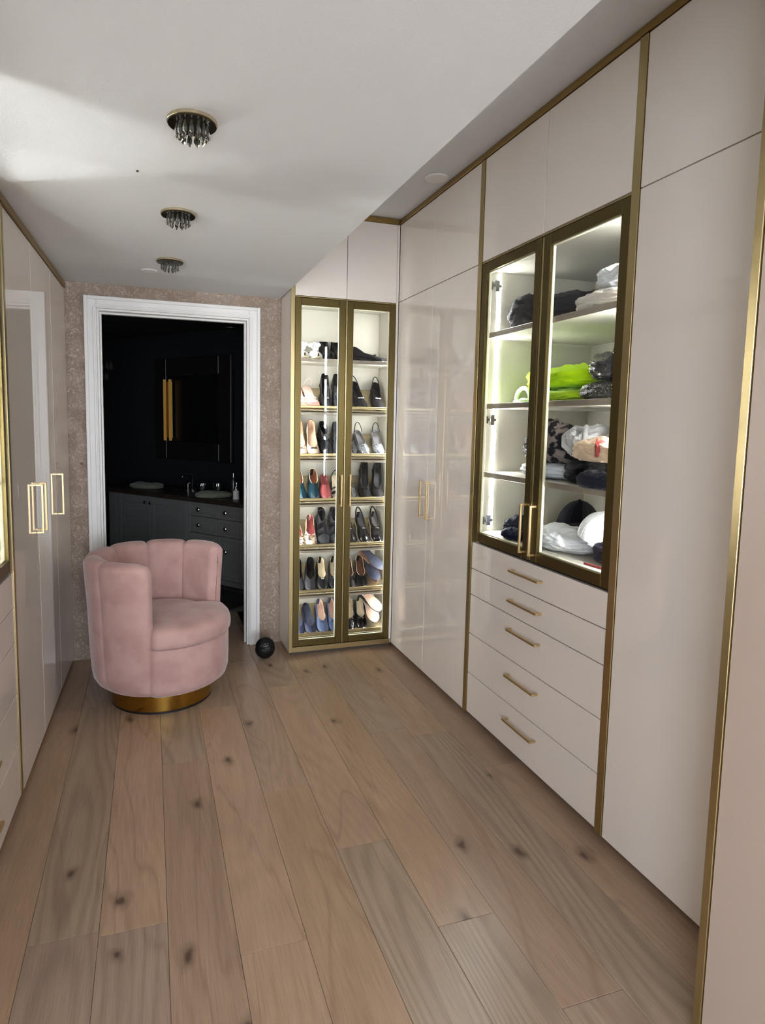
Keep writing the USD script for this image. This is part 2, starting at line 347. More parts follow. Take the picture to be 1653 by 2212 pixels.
# ------------------------------------------------------------------ room shell
def build_shell():
    fl = group_xf('floor')
    x = 0.392 - 0.182 * 8
    cols = {-1: [1.745], 0: [1.725], 1: [2.58], 2: [3.05], 3: [2.265], 4: [1.875], 5: [1.48, 3.3]}
    k = 0
    rnd = random.Random(11)
    for c in range(-8, 14):
        x0 = 0.392 + 0.182 * (c - 3); x1 = x0 + 0.182
        if x1 < -1.15 or x0 > 2.10: continue
        joints = cols.get(c, [rnd.uniform(0.9, 2.9)])
        js = sorted(joints); 
        while js[0] > -3.4: js.insert(0, js[0] - rnd.uniform(1.5, 1.95))
        while js[-1] < 4.1: js.append(js[-1] + rnd.uniform(1.3, 1.9))
        js = [-4.0] + [j for j in js if -3.8 < j < 4.5] + [4.62]
        for y0, y1 in zip(js[:-1], js[1:]):
            xa, xb = max(x0, -1.15), min(x1, 2.10)
            if y1 > 3.9 and (xb < -0.30 or xa > 0.60): y1 = min(y1, 3.99)
            if y1 - y0 < 0.05: continue
            k += 1
            tone = (c * 3 + int(y0 * 7) + k) % 8
            obj('plank', box(xa + 0.0004, xb - 0.0004, y0 + 0.0004, y1 - 0.0004, -0.015, 0.0, 0.0009), WOODS[tone], fl)
    obj('subfloor', box(-1.2, 2.2, -4.0, 4.62, -0.05, -0.0155, 0), 'carcass_dark', fl)
    # ceilings
    struct('ceiling', cat(box(-1.2, XE, -4.05, YB + 0.1, ZC, ZC + 0.04, 0.003), box(XE - 0.03, XE, -4.05, YB + 0.1, ZC + 0.04, ZT + 0.02, 0.001),
                          box(XE - 0.03, 2.2, -4.05, YB + 0.1, ZT, ZT + 0.04, 0.001)), 'ceiling_paint')
    # walls
    dx0, dx1, dz = -0.273, 0.577, 2.034
    struct('wall_back', cat(box(-1.2, dx0, YB, YB + 0.11, 0, ZC, 0), box(dx1, 2.2, YB, YB + 0.11, 0, ZT, 0), box(dx0, dx1, YB, YB + 0.11, dz, ZC, 0)), 'wallpaper')
    struct('wall_right', box(XW + 0.005, XW + 0.10, -4.0, YB, 0, ZT, 0), 'wall_paint')
    sy0, sy1 = ADDED_SIDE['y'] - ADDED_SIDE['w'] / 2, ADDED_SIDE['y'] + ADDED_SIDE['w'] / 2
    sz0, sz1 = ADDED_SIDE['z'] - ADDED_SIDE['h'] / 2, ADDED_SIDE['z'] + ADDED_SIDE['h'] / 2
    struct('wall_left', cat(box(-1.24, -1.14, -4.0, sy0, 0, ZC, 0), box(-1.24, -1.14, sy1, YB, 0, ZC, 0), box(-1.24, -1.14, sy0, sy1, 0, sz0, 0), box(-1.24, -1.14, sy0, sy1, sz1, ZC, 0)), 'wall_paint')
    w = group_xf('added_window_2')  # assumed window, built around the added side light
    obj('added_window_frame', cat(box(-1.22, -1.16, sy0, sy0 + 0.05, sz0, sz1), box(-1.22, -1.16, sy1 - 0.05, sy1, sz0, sz1), box(-1.22, -1.16, sy0, sy1, sz0, sz0 + 0.05), box(-1.22, -1.16, sy0, sy1, sz1 - 0.05, sz1)), 'trim_paint', w)
    obj('pane', box(-1.195, -1.187, sy0 + 0.05, sy1 - 0.05, sz0 + 0.05, sz1 - 0.05, 0), 'clear_glass', w)
    wx0, wx1 = ADDED_WINDOW['x'] - ADDED_WINDOW['w'] / 2, ADDED_WINDOW['x'] + ADDED_WINDOW['w'] / 2
    wz0, wz1 = ADDED_WINDOW['z'] - ADDED_WINDOW['h'] / 2, ADDED_WINDOW['z'] + ADDED_WINDOW['h'] / 2
    struct('wall_front', cat(box(-1.2, wx0, -4.1, -4.0, 0, ZT, 0), box(wx1, 2.2, -4.1, -4.0, 0, ZT, 0), box(wx0, wx1, -4.1, -4.0, 0, wz0, 0), box(wx0, wx1, -4.1, -4.0, wz1, ZT, 0)), 'wall_paint')
    w = group_xf('added_window_1')  # assumed window, built around the added rear light
    obj('added_window_frame', cat(box(wx0, wx0 + 0.05, -4.08, -4.02, wz0, wz1), box(wx1 - 0.05, wx1, -4.08, -4.02, wz0, wz1), box(wx0, wx1, -4.08, -4.02, wz0, wz0 + 0.05), box(wx0, wx1, -4.08, -4.02, wz1 - 0.05, wz1)), 'trim_paint', w)
    obj('pane', box(wx0 + 0.05, wx1 - 0.05, -4.055, -4.047, wz0 + 0.05, wz1 - 0.05, 0), 'clear_glass', w)
    # door casing and lining
    t = group_xf('trim_1')
    cw = 0.070
    def casing(x0, x1, z0, z1, inner):
        parts = [box(x0, x1, YB - 0.016, YB - 0.0005, z0, z1, 0.003)]
        return parts
    obj('casing', cat(*casing(dx0 - cw, dx0 - 0.004, 0, dz + cw, 1), box(dx0 - cw, dx0 - cw + 0.02, YB - 0.026, YB - 0.016, 0, dz + cw, 0.003), box(dx0 - 0.024, dx0 - 0.012, YB - 0.020, YB - 0.016, 0, dz + 0.012, 0.002)), 'trim_paint', t)
    obj('casing', cat(*casing(dx1 + 0.004, dx1 + cw, 0, dz + cw, 1), box(dx1 + cw - 0.02, dx1 + cw, YB - 0.026, YB - 0.016, 0, dz + cw, 0.003), box(dx1 + 0.012, dx1 + 0.024, YB - 0.020, YB - 0.016, 0, dz + 0.012, 0.002)), 'trim_paint', t)
    obj('casing', cat(*casing(dx0 - 0.004, dx1 + 0.004, dz + 0.004, dz + cw, 1), box(dx0 - cw + 0.02, dx1 + cw - 0.02, YB - 0.026, YB - 0.016, dz + cw - 0.02, dz + cw, 0.003), box(dx0 - 0.012, dx1 + 0.012, YB - 0.020, YB - 0.016, dz + 0.012, dz + 0.024, 0.002)), 'trim_paint', t)
    obj('jamb', cat(box(dx0 - 0.004, dx0 + 0.008, YB - 0.004, YB + 0.115, 0, dz + 0.004), box(dx0 + 0.008, dx0 + 0.018, YB + 0.045, YB + 0.08, 0, dz)), 'trim_paint', t)
    obj('jamb', cat(box(dx1 - 0.008, dx1 + 0.004, YB - 0.004, YB + 0.115, 0, dz + 0.004), box(dx1 - 0.018, dx1 - 0.008, YB + 0.045, YB + 0.08, 0, dz)), 'trim_paint', t)
    obj('head_jamb', cat(box(dx0 + 0.008, dx1 - 0.008, YB - 0.004, YB + 0.115, dz - 0.008, dz + 0.004), box(dx0 + 0.018, dx1 - 0.018, YB + 0.045, YB + 0.08, dz - 0.018, dz - 0.008)), 'trim_paint', t)
    obj('strike_plate', box(dx1 - 0.0095, dx1 - 0.0075, YB + 0.01, YB + 0.04, 0.93, 1.0), 'chrome', t)
build_shell()

# ------------------------------------------------------------------ cabinet parts
def vertical_handle(fx, y, z0, z1, out, axis='x'):
    """square-bar pull on a front at coordinate fx, standing off towards `out` (+-1) along axis"""
    b, s = 0.0045, 0.030
    if axis == 'x':
        X = lambda a, c: (fx + out * a, fx + out * c)
        return cat(box(*X(s - 2 * b, s), y - b, y + b, z0, z1, 0.001), box(*X(0, s - 2 * b), y - b, y + b, z0, z0 + 2 * b, 0.001), box(*X(0, s - 2 * b), y - b, y + b, z1 - 2 * b, z1, 0.001))
    Y = lambda a, c: (fx + out * a, fx + out * c)
    return cat(box(y - b, y + b, *Y(s - 2 * b, s), z0, z1, 0.001), box(y - b, y + b, *Y(0, s - 2 * b), z0, z0 + 2 * b, 0.001), box(y - b, y + b, *Y(0, s - 2 * b), z1 - 2 * b, z1, 0.001))

def bar_handle(fx, y0, y1, z, out):
    b, s = 0.0045, 0.030
    X = lambda a, c: (fx + out * a, fx + out * c)
    return cat(box(*X(s - 2 * b, s), y0, y1, z - b, z + b, 0.001), box(*X(0, s - 2 * b), y0, y0 + 2 * b, z - b, z + b, 0.001), box(*X(0, s - 2 * b), y1 - 2 * b, y1, z - b, z + b, 0.001))

TD = 0.019   # door thickness
def slab_x(fx, out, y0, y1, z0, z1):
    """a door slab whose front is at fx, facing out (+-1) along x"""
    return box(fx, fx - out * TD, y0, y1, z0, z1, 0.0012)

def glass_door(parent, fx, out, y0, y1, z0, z1, fr, handle_y, hz=(0.905, 1.108)):
    d = obj('glass_door', cat(box(fx, fx - out * 0.02, y0, y0 + fr, z0, z1, 0.0015), box(fx, fx - out * 0.02, y1 - fr, y1, z0, z1, 0.0015),
                              box(fx - out * 0.0005, fx - out * 0.0195, y0 + fr, y1 - fr, z0, z0 + fr, 0.0015), box(fx - out * 0.0005, fx - out * 0.0195, y0 + fr, y1 - fr, z1 - fr, z1, 0.0015)), 'bronze_frame', parent)
    obj('pane', box(fx - out * 0.008, fx - out * 0.012, y0 + fr, y1 - fr, z0 + fr, z1 - fr, 0), 'clear_glass', d)
    a, b, c, e = fx - out * 0.0125, fx - out * 0.024, 0.0045, fr
    obj('gasket', cat(box(a, b, y0 + e - 0.001, y0 + e + c, z0 + e, z1 - e), box(a, b, y1 - e - c, y1 - e + 0.001, z0 + e, z1 - e), box(a, b, y0 + e, y1 - e, z0 + e - 0.001, z0 + e + c), box(a, b, y0 + e, y1 - e, z1 - e - c, z1 - e + 0.001)), 'gasket', d)
    obj('handle', vertical_handle(fx, handle_y, hz[0], hz[1], out), 'handle_gold', d)
    return d

def hinge(x, y, z, out, side):
    """cup hinge on a side panel: side=+-1 direction away from the panel along y"""
    return cat(box(x, x - out * 0.06, y, y + side * 0.010, z - 0.007, z + 0.007, 0.001), box(x - out * 0.028, x - out * 0.05, y, y + side * 0.014, z - 0.025, z + 0.025, 0.002),
               box(x - out * 0.004, x - out * 0.016, y, y + side * 0.016, z - 0.02, z + 0.02, 0.003))

def display_unit(parent, fx, out, y_far, y_near, leds, depth=DEPTH, upper=True, top=ZD - 0.008, near_led=True, added_divider=None):
    """glass-fronted wardrobe with drawers; local coordinates, front at x=fx, out=-1 for fronts that face -x"""
    back = fx - out * depth
    t = 0.018
    zb, zt = 0.905, top            # opening bottom/top
    inn = fx - out * 0.022
    obj('side_panel', box(inn, back, y_far - t, y_far, ZB, zt + 0.03), 'interior_white', parent)
    obj('side_panel', box(inn, back, y_near, y_near + t, ZB, zt + 0.03), 'interior_white', parent)
    obj('back_panel', box(back - out * 0.001, back + out * 0.008, y_near + t, y_far - t, ZB, zt + 0.03), 'interior_white', parent)
    obj('top_panel', box(inn, back + out * 0.008, y_near + t, y_far - t, zt - 0.03, zt - 0.012), 'interior_white', parent)
    obj('bottom_panel', box(inn, back + out * 0.008, y_near + t, y_far - t, zb - 0.0, zb + 0.018), 'interior_white', parent)
    for z in (1.835, 1.517, 1.205):
        s = obj('shelf', box(inn - out * 0.004, back + out * 0.01, y_near + t + 0.001, y_far - t - 0.001, z - 0.022, z, 0.001), 'interior_white', parent)
        obj('shelf_edge', box(inn + out * 0.0, inn - out * 0.0035, y_near + t + 0.001, y_far - t - 0.001, z - 0.0225, z + 0.0005, 0.001), 'shelf_edge', s)
    for y, side in leds:
        obj('led_strip', box(fx - out * 0.070, fx - out * 0.090, y, y + side * 0.0008, zb + 0.03, zt - 0.04, 0.001), 'led', parent)
    for z in (2.05, 1.445, 0.975):
        obj('hinge', hinge(inn - out * 0.004, y_far - t, z, out, -1), 'chrome', parent)
    mid = (y_far + y_near) / 2
    w = (y_far - y_near) / 2 + t - 0.006
    y0 = y_near - t + 0.002 + t
    # doors
    ya, yb = y_near, y_far
    glass_door(parent, fx, out, mid + 0.009, yb + 0.000, 0.880, top, 0.042, mid + 0.035)
    glass_door(parent, fx, out, ya, mid - 0.006, 0.880, top, 0.042, mid - 0.020 - 0.012)
    obj('meeting_strip', box(fx - out * 0.002, fx - out * 0.016, mid - 0.004, mid + 0.007, 0.882, top - 0.002, 0.001), 'brass', parent)
    # drawers
    dz = [0.871, 0.7435, 0.618, 0.427, 0.232, 0.036]
    for a, b in zip(dz[:-1], dz[1:]):
        d = obj('drawer', slab_x(fx, out, ya, yb, b + 0.0018, a - 0.0018), 'gloss_lacquer', parent)
        obj('handle', bar_handle(fx, mid - 0.105, mid + 0.105, (a + 0.0) - (0.055 if a > 0.6 else 0.065), out), 'handle_gold', d)
    obj('drawer_box', box(fx - out * 0.021, back + out * 0.02, ya + t + 0.002, yb - t - 0.002, 0.04, 0.87, 0), 'carcass_dark', parent)

def plinth(parent, fx, out, y0, y1):
    obj('plinth', box(fx - out * 0.07, fx - out * 0.088, y0, y1, 0.001, ZB, 0), 'carcass_dark', parent)

def strip(parent, fx, out, y0, y1, z0, z1, name='gold_strip'):
    obj(name, box(fx + out * 0.004, fx - out * 0.03, y0, y1, z0, z1, 0.001), 'brass', parent)

def build_right_run():
    out, fx = -1, XR
    ztop = 2.602
    # tall two-door unit next to the shoe cabinet
    t = thing('tall_cabinet', 'glossy beige tall two-door cabinet right of the shoe display, reflecting the shoes', 'cabinet', (XR, 2.637, 0))
    L = lambda y: y - 2.637
    ys = [2.6385, 3.128, 3.6125]
    obj('carcass', cat(box(0.022, DEPTH, L(2.639), L(3.612), ZB, ztop, 0)), 'carcass_dark', t)
    for k in (0, 1):
        d = obj('door', slab_x(0, out, L(ys[k]) + 0.0015, L(ys[k + 1]) - 0.0015, ZB, ZD - 0.0018), 'gloss_lacquer', t)
        obj('handle', vertical_handle(0, L(3.128) + (-0.045 if k == 0 else 0.04), 0.905, 1.108, out), 'handle_gold', d)
        obj('upper_door', slab_x(0, out, L(ys[k]) + 0.0015, L(ys[k + 1]) - 0.0015, ZD + 0.0018, ztop), 'gloss_lacquer', t)
    plinth(t, 0, out, L(2.64), L(3.61))
    strip(t, 0, out, L(2.606), L(2.6375), ZB, ztop)
    # display unit
    t = thing('display_cabinet', 'beige wardrobe with lit clothes shelves behind two glass doors above five drawers', 'cabinet', (XR, 1.672, 0))
    L = lambda y: y - 1.672
    display_unit(t, 0, out, L(2.603), L(1.672), [(L(2.603) - 0.018, -1), (0.018, 1)])
    mid = 2.1375
    obj('upper_carcass', box(0.022, DEPTH, L(1.673), L(2.602), ZD + 0.03, ztop, 0), 'carcass_dark', t)
    obj('upper_door', slab_x(0, out, L(mid) + 0.0015, L(2.603), ZD + 0.0035, ztop), 'gloss_lacquer', t)
    obj('upper_door', slab_x(0, out, L(1.673), L(mid) - 0.0015, ZD + 0.0035, ztop), 'gloss_lacquer', t)
    obj('door_rail', box(0.002, 0.018, L(1.673), L(2.603), ZD - 0.006, ZD + 0.001, 0.001), 'brass', t)
    plinth(t, 0, out, L(1.672), L(2.603))
    strip(t, 0, out, L(1.637), L(1.6705), ZB, ztop)
    # nearest tall unit
    t = thing('tall_cabinet', 'plain glossy beige tall cabinet right of the lit clothes shelves, without a visible handle', 'cabinet', (XR, 1.03, 0))
    L = lambda y: y - 1.03
    obj('carcass', box(0.022, DEPTH, L(1.035), L(1.634), ZB, ztop, 0), 'carcass_dark', t)
    obj('door', slab_x(0, out, L(1.035), L(1.6355), ZB, ZD - 0.0018), 'gloss_lacquer', t)
    obj('upper_door', slab_x(0, out, L(1.035), L(1.6355), ZD + 0.0018, ztop), 'gloss_lacquer', t)
    plinth(t, 0, out, L(1.035), L(1.634))
    # protruding unit nearest the camera
    t = thing('end_cabinet', 'beige tall unit with a gold corner strip at the right edge of the photo', 'cabinet', (1.200, -0.30, 0))
    yb = 1.022 + 0.30
    obj('carcass', box(0.022, XW - 1.203, 0.002, yb - 0.002, 0.002, ZT - 0.004, 0), 'carcass_dark', t)
    obj('door', box(0, TD, 0.002, 0.650, 0.002, ZT - 0.004), 'satin_lacquer_darkened', t)
    obj('door', box(0, TD, 0.653, yb - 0.0215, 0.002, ZT - 0.004), 'satin_lacquer_darkened', t)
    obj('gold_strip', box(-0.004, 0.021, yb - 0.0205, yb, 0.002, ZT - 0.004, 0.001), 'brass', t)
    # gold cornice
    t = thing('cornice', 'gold profile running along the top of the right cabinets under the ceiling', 'trim', (XR, 1.03, ztop + 0.002))
    obj('profile', cat(box(-0.008, 0.03, 0, 2.578, 0, 0.018, 0.001), box(-0.002, 0.03, 0, 2.578, 0.018, ZT - ztop - 0.005, 0.001)), 'brass_dark', t)
build_right_run()

# ------------------------------------------------------------------ shoe display cabinet
SHELF_Z = [1.492, 1.207, 0.937, 0.655, 0.372, 0.102]     # six sloping shoe shelves (base of the front rail)
SLOPE = math.radians(32)
YF, YBK = YS + 0.035, YB - 0.022
def build_shoe_cabinet():
    t = thing('shoe_cabinet', 'gold framed shoe display cabinet with two glass doors and seven lit shelves', 'cabinet', (0.778, YS, 0))
    X = lambda x: x - 0.778
    dY = YB - YS - 0.004
    ztop = 2.602
    obj('side_panel', box(X(0.780), X(0.801), 0.004, dY, 0.026, ztop), 'gloss_lacquer', t)
    obj('side_panel', box(X(1.420), X(1.438), 0.022, dY, 0.026, ztop), 'interior_white', t)
    obj('inner_panel', box(X(0.8015), X(0.812), 0.022, dY, 0.06, 2.14), 'interior_white', t)
    obj('back_panel', box(X(0.812), X(1.420), dY - 0.010, dY, 0.026, ztop), 'interior_white', t)
    obj('top_panel', box(X(0.812), X(1.420), 0.022, dY - 0.010, 2.118, 2.136), 'interior_white', t)
    obj('bottom_panel', box(X(0.812), X(1.420), 0.022, dY - 0.010, 0.040, 0.058), 'interior_white', t)
    obj('upper_carcass', box(X(0.805), X(1.418), 0.022, dY - 0.012, 2.16, ztop, 0), 'carcass_dark', t)
    obj('gold_strip', box(X(0.778), X(0.802), -0.004, 0.0035, 0.026, ztop, 0.001), 'brass', t)
    obj('base_rail', box(X(0.8025), X(1.436), -0.002, 0.02, 0.026, 0.057, 0.001), 'brass', t)
    obj('plinth', box(X(0.80), X(1.44), 0.03, dY, 0.001, 0.026, 0), 'carcass_dark', t)
    obj('door_rail', box(X(0.8025), X(1.436), 0.002, 0.02, 2.137, 2.144, 0.001), 'brass', t)
    obj('cornice', box(X(0.8025), X(1.434), -0.006, 0.02, ztop + 0.001, ZT - 0.004, 0.001), 'brass_dark', t)
    obj('meeting_strip', box(X(1.1105), X(1.1195), -0.001, 0.012, 0.06, 2.135, 0.001), 'brass', t)
    obj('filler', box(X(1.4275), X(1.442), 0.0, 0.019, 0.03, ztop), 'gloss_lacquer', t)
    for (a, b, hx) in ((0.804, 1.109, 1.091), (1.121, 1.426, 1.146)):
        fr = 0.037
        d = obj('glass_door', cat(box(X(a), X(a + fr), 0, 0.02, 0.06, 2.135, 0.0015), box(X(b - fr), X(b), 0, 0.02, 0.06, 2.135, 0.0015),
                                  box(X(a + fr), X(b - fr), 0.0005, 0.0195, 0.06, 0.06 + fr, 0.0015), box(X(a + fr), X(b - fr), 0.0005, 0.0195, 2.135 - 0.041, 2.135, 0.0015)), 'bronze_frame', t)
        obj('pane', box(X(a + fr), X(b - fr), 0.008, 0.012, 0.06 + fr, 2.094, 0), 'clear_glass', d)
        g0, g1 = 0.0125, 0.0215
        obj('gasket', cat(box(X(a + fr - 0.001), X(a + fr + 0.004), g0, g1, 0.097, 2.094), box(X(b - fr - 0.004), X(b - fr + 0.001), g0, g1, 0.097, 2.094), box(X(a + fr), X(b - fr), g0, g1, 0.096, 0.100), box(X(a + fr), X(b - fr), g0, g1, 2.091, 2.095)), 'gasket', d)
        obj('handle', vertical_handle(0, X(hx), 0.917, 1.109, -1, 'y'), 'handle_gold', d)
    for a, b in ((0.804, 1.1125), (1.1155, 1.426)):
        obj('upper_door', box(X(a), X(b), 0, TD, 2.146, ztop), 'gloss_lacquer', t)
    # level top shelf, then six sloping shelves with a gold toe rail
    yf = YF - YS
    yb = dY - 0.012
    s = obj('shelf', box(X(0.813), X(1.419), yf - 0.004, yb, 1.776, 1.796, 0.001), 'interior_white', t)
    obj('shelf_edge', box(X(0.813), X(1.419), yf - 0.009, yf - 0.0045, 1.7755, 1.7965, 0.001), 'shelf_edge', s)
    for z in SHELF_Z:
        c, sn = math.cos(SLOPE), math.sin(SLOPE)
        L = (yb - yf - 0.004) / c
        v = moved(box(X(0.813), X(1.419), 0, L, -0.008, 0, 0.001), (0, yf + 0.004, z), RX(SLOPE))
        s = obj('sloping_shelf', v, 'champagne', t)
        obj('toe_rail', cat(box(X(0.813), X(1.419), yf - 0.010, yf - 0.002, z + 0.012, z + 0.028, 0.0025)), 'brass', s)
        lip = tube([(X(0.813), yf + 0.002, z), (X(1.419), yf + 0.002, z)], 0.009, 14)
        obj('lip', lip, 'champagne', s, smooth=40)
        obj('front_edge', box(X(0.813), X(1.419), yf - 0.008, yf + 0.004, z - 0.026, z - 0.011, 0.002), 'shelf_edge', s)
        obj('shelf_board', box(X(0.813), X(1.419), yf + 0.0045, yb, z - 0.025, z - 0.012, 0.001), 'interior_white', s)
    for x, sg in ((1.4195, -1), (0.8125, 1)):
        obj('led_strip', box(X(x), X(x + sg * 0.0012), 0.0235, 0.0345, 0.08, 2.10, 0.001), 'led', t)
build_shoe_cabinet()

# ------------------------------------------------------------------ left run (its plane is turned about a degree)
LEFT_ROT = RZ(-math.atan(0.0194))
def left_pt(y): return (-0.4573 + 0.0194 * (y - 3.0), y, 0)
def build_left_run():
    out, fx = 1, 0.0
    ztop = 2.133
    def run(name, label, y0): return thing(name, label, 'cabinet', left_pt(y0), LEFT_ROT)
    dl = 0.60
    # three tall doors: one pair and a single door by the doorway wall
    t = run('tall_cabinet', 'glossy beige single-door tall cabinet on the left beside the doorway wall', 3.421)
    obj('carcass', box(-0.022, -dl, 0.002, 0.455, ZB, ztop, 0), 'carcass_dark', t)
    d = obj('door', slab_x(0, out, 0.0015, 0.470, ZB, ztop), 'gloss_lacquer', t)
    obj('handle', vertical_handle(0, 0.05, 0.93, 1.140, out), 'handle_gold', d)
    plinth(t, 0, out, 0.002, 0.455)
    t = run('tall_cabinet', 'glossy beige two-door tall cabinet on the left with a pair of gold pulls', 2.472)
    obj('carcass', box(-0.022, -dl, 0.002, 0.946, ZB, ztop, 0), 'carcass_dark', t)
    for k in (0, 1):
        d = obj('door', slab_x(0, out, 0.0015 + 0.4745 * k, 0.473 + 0.4745 * k, ZB, ztop), 'gloss_lacquer', t)
        obj('handle', vertical_handle(0, 0.4745 + (-0.04 if k == 0 else 0.04), 0.93, 1.140, out), 'handle_gold', d)
    plinth(t, 0, out, 0.002, 0.946)
    strip(t, 0, out, -0.026, -0.0005, ZB, ztop)
    # display unit
    t = run('display_cabinet', 'partly visible left wardrobe with lit glass doors above drawers, at the left edge', 1.502)
    far = 2.444 - 1.502
    display_unit(t, 0, out, far, 0.0, [(far - 0.018, -1), (0.018, 1)], depth=dl, upper=False, top=ztop - 0.002)
    mid = far / 2
    obj('added_divider', box(-0.022, -dl + 0.01, mid - 0.009, mid + 0.009, 0.93, ztop - 0.04), 'interior_white', t)  # unseen divider, added to carry a strip and shape its beam
    obj('led_strip', box(-0.197, -0.219, mid + 0.009, mid + 0.0098, 0.94, ztop - 0.05, 0.001), 'led', t)  # added strip, placed to throw the bright wedge on the ceiling
    plinth(t, 0, out, 0, far)
    # nearest, out of frame
    t = run('tall_cabinet', 'glossy beige tall cabinet on the left nearest the added window, outside the picture', 0.55)
    obj('carcass', box(-0.022, -dl, 0.002, 0.946, ZB, ztop, 0), 'carcass_dark', t)
    for k in (0, 1):
        obj('door', slab_x(0, out, 0.0015 + 0.4745 * k, 0.473 + 0.4745 * k, ZB, ztop), 'gloss_lacquer', t)
    plinth(t, 0, out, 0.002, 0.946)
    t = thing('cornice', 'gold profile running along the top of the left cabinets under the ceiling', 'trim', left_pt(0.55), LEFT_ROT)
    obj('profile', cat(box(0.008, -0.03, 0, 3.34, ztop + 0.003, ZC - 0.013, 0.001), box(0.002, -0.03, 0, 3.34, ZC - 0.013, ZC - 0.002, 0.001)), 'brass_dark', t)
build_left_run()

# ------------------------------------------------------------------ swivel tub chair
def build_chair():
    t = thing('tub_chair', 'pink velvet channel-back swivel tub chair on a round polished gold base', 'armchair', (0.045, 3.30, 0))
    A0, A1, N = math.radians(27), math.radians(255), 6
    def Ro(z):
        return np.interp(z, [0.105, 0.118, 0.15, 0.21, 0.34, 0.50, 0.66, 0.78], [0.285, 0.312, 0.328, 0.336, 0.342, 0.347, 0.358, 0.366])
    def section(a, puff, th, zt):
        pts = []
        zo = [0.105, 0.112, 0.125, 0.15, 0.2, 0.28, 0.36, 0.44, 0.52, 0.6, 0.66, zt - 0.05, zt - 0.035]
        half = 0.043 * th
        rc = lambda z: Ro(z) - 0.043
        for z in zo: pts.append((rc(z) + half + puff * min(1, (z - 0.09) / 0.08), z))
        for q in np.linspace(0, np.pi, 9)[1:-1]:
            pts.append((rc(zt - 0.035) + (half + puff) * math.cos(q), zt - 0.035 + 0.035 * math.sin(q)))
        for z in zo[::-1][:-4]: pts.append((rc(z) - half - puff, z))
        r = np.array(pts)
        return np.stack([r[:, 0] * math.cos(a), r[:, 0] * math.sin(a), r[:, 1]], 1)
    step = (A1 - A0) / N
    top = 0.756
    for k in range(N):
        secs = []
        us = np.sin(np.linspace(-1, 1, 15) * np.pi / 2)
        first, last = k == 0, k == N - 1
        if first:
            for q in (90, 80, 68, 52, 36, 18): secs.append((A0 - 0.11 * math.sin(math.radians(q)) , 0.0, max(math.cos(math.radians(q)), 0.02), top - 0.010 - 0.050 * (1 - math.cos(math.radians(q)))))
        for u in us:
            a = A0 + step * (k + (u + 1) / 2)
            e = abs(u)
            pf = 0.006 * (1 - e ** 4) - 0.005 * e ** 14
            zt = top - 0.010 * e ** 4 - 0.012 * e ** 14
            if (first and u < 0) or (last and u > 0):
                pf = 0.006 * (1 - e ** 4); zt = top - 0.010 * e ** 4
            secs.append((a, pf, 1.0, zt))
        if last:
            for q in (18, 36, 52, 68, 80, 90): secs.append((A1 + 0.11 * math.sin(math.radians(q)), 0.0, max(math.cos(math.radians(q)), 0.02), top - 0.010 - 0.050 * (1 - math.cos(math.radians(q)))))
        V = np.vstack([section(*s) for s in secs]); n = len(section(*secs[0]))
        obj('back_channel', cat((V, grid_faces(len(secs), n, True)[:, ::-1])), 'pink_velvet', t, smooth=60)
    def blend(th, r_open, r_shell):
        d = (math.degrees(th) - 27) % 360          # shell occupies 0..228
        if d <= 228: 
            e = min(d, 228 - d); return r_shell + (r_open - r_shell) * max(0, 1 - e / 10) ** 2 * 0
        e = min(d - 228, 360 - d); return r_shell + (r_open - r_shell) * min(1, e / 9) ** 0.6
    obj('seat_base', polar_loft(lambda a: blend(a, 0.336, 0.30), [(0.10, 0.106), (0.03, 0.108), (0.012, 0.122), (0.002, 0.155), (0.0, 0.22), (0.0, 0.332), (0.004, 0.343), (0.012, 0.347)], 120), 'pink_velvet', t, smooth=50)
    obj('seat_cushion', polar_loft(lambda a: blend(a, 0.348, 0.258), [(0.03, 0.349), (0.012, 0.350), (0.003, 0.357), (0.0, 0.372), (0.001, 0.395), (0.008, 0.418), (0.022, 0.434), (0.045, 0.444), (0.09, 0.452), (0.16, 0.457), (0.22, 0.459)], 120, 0.46), 'pink_velvet', t, smooth=60)
    obj('swivel_base', lathe([(0, 0.012), (0.250, 0.012), (0.253, 0.014), (0.253, 0.092), (0.250, 0.094), (0, 0.094)], 96), 'chair_brass', t, smooth=40)
    obj('floor_ring', lathe([(0, 0.0005), (0.249, 0.0005), (0.249, 0.012), (0, 0.012)], 72), 'black_base', t, smooth=40)
    obj('swivel_plate', lathe([(0, 0.094), (0.24, 0.094), (0.24, 0.108), (0, 0.108)], 72), 'black_base', t, smooth=40)
build_chair()

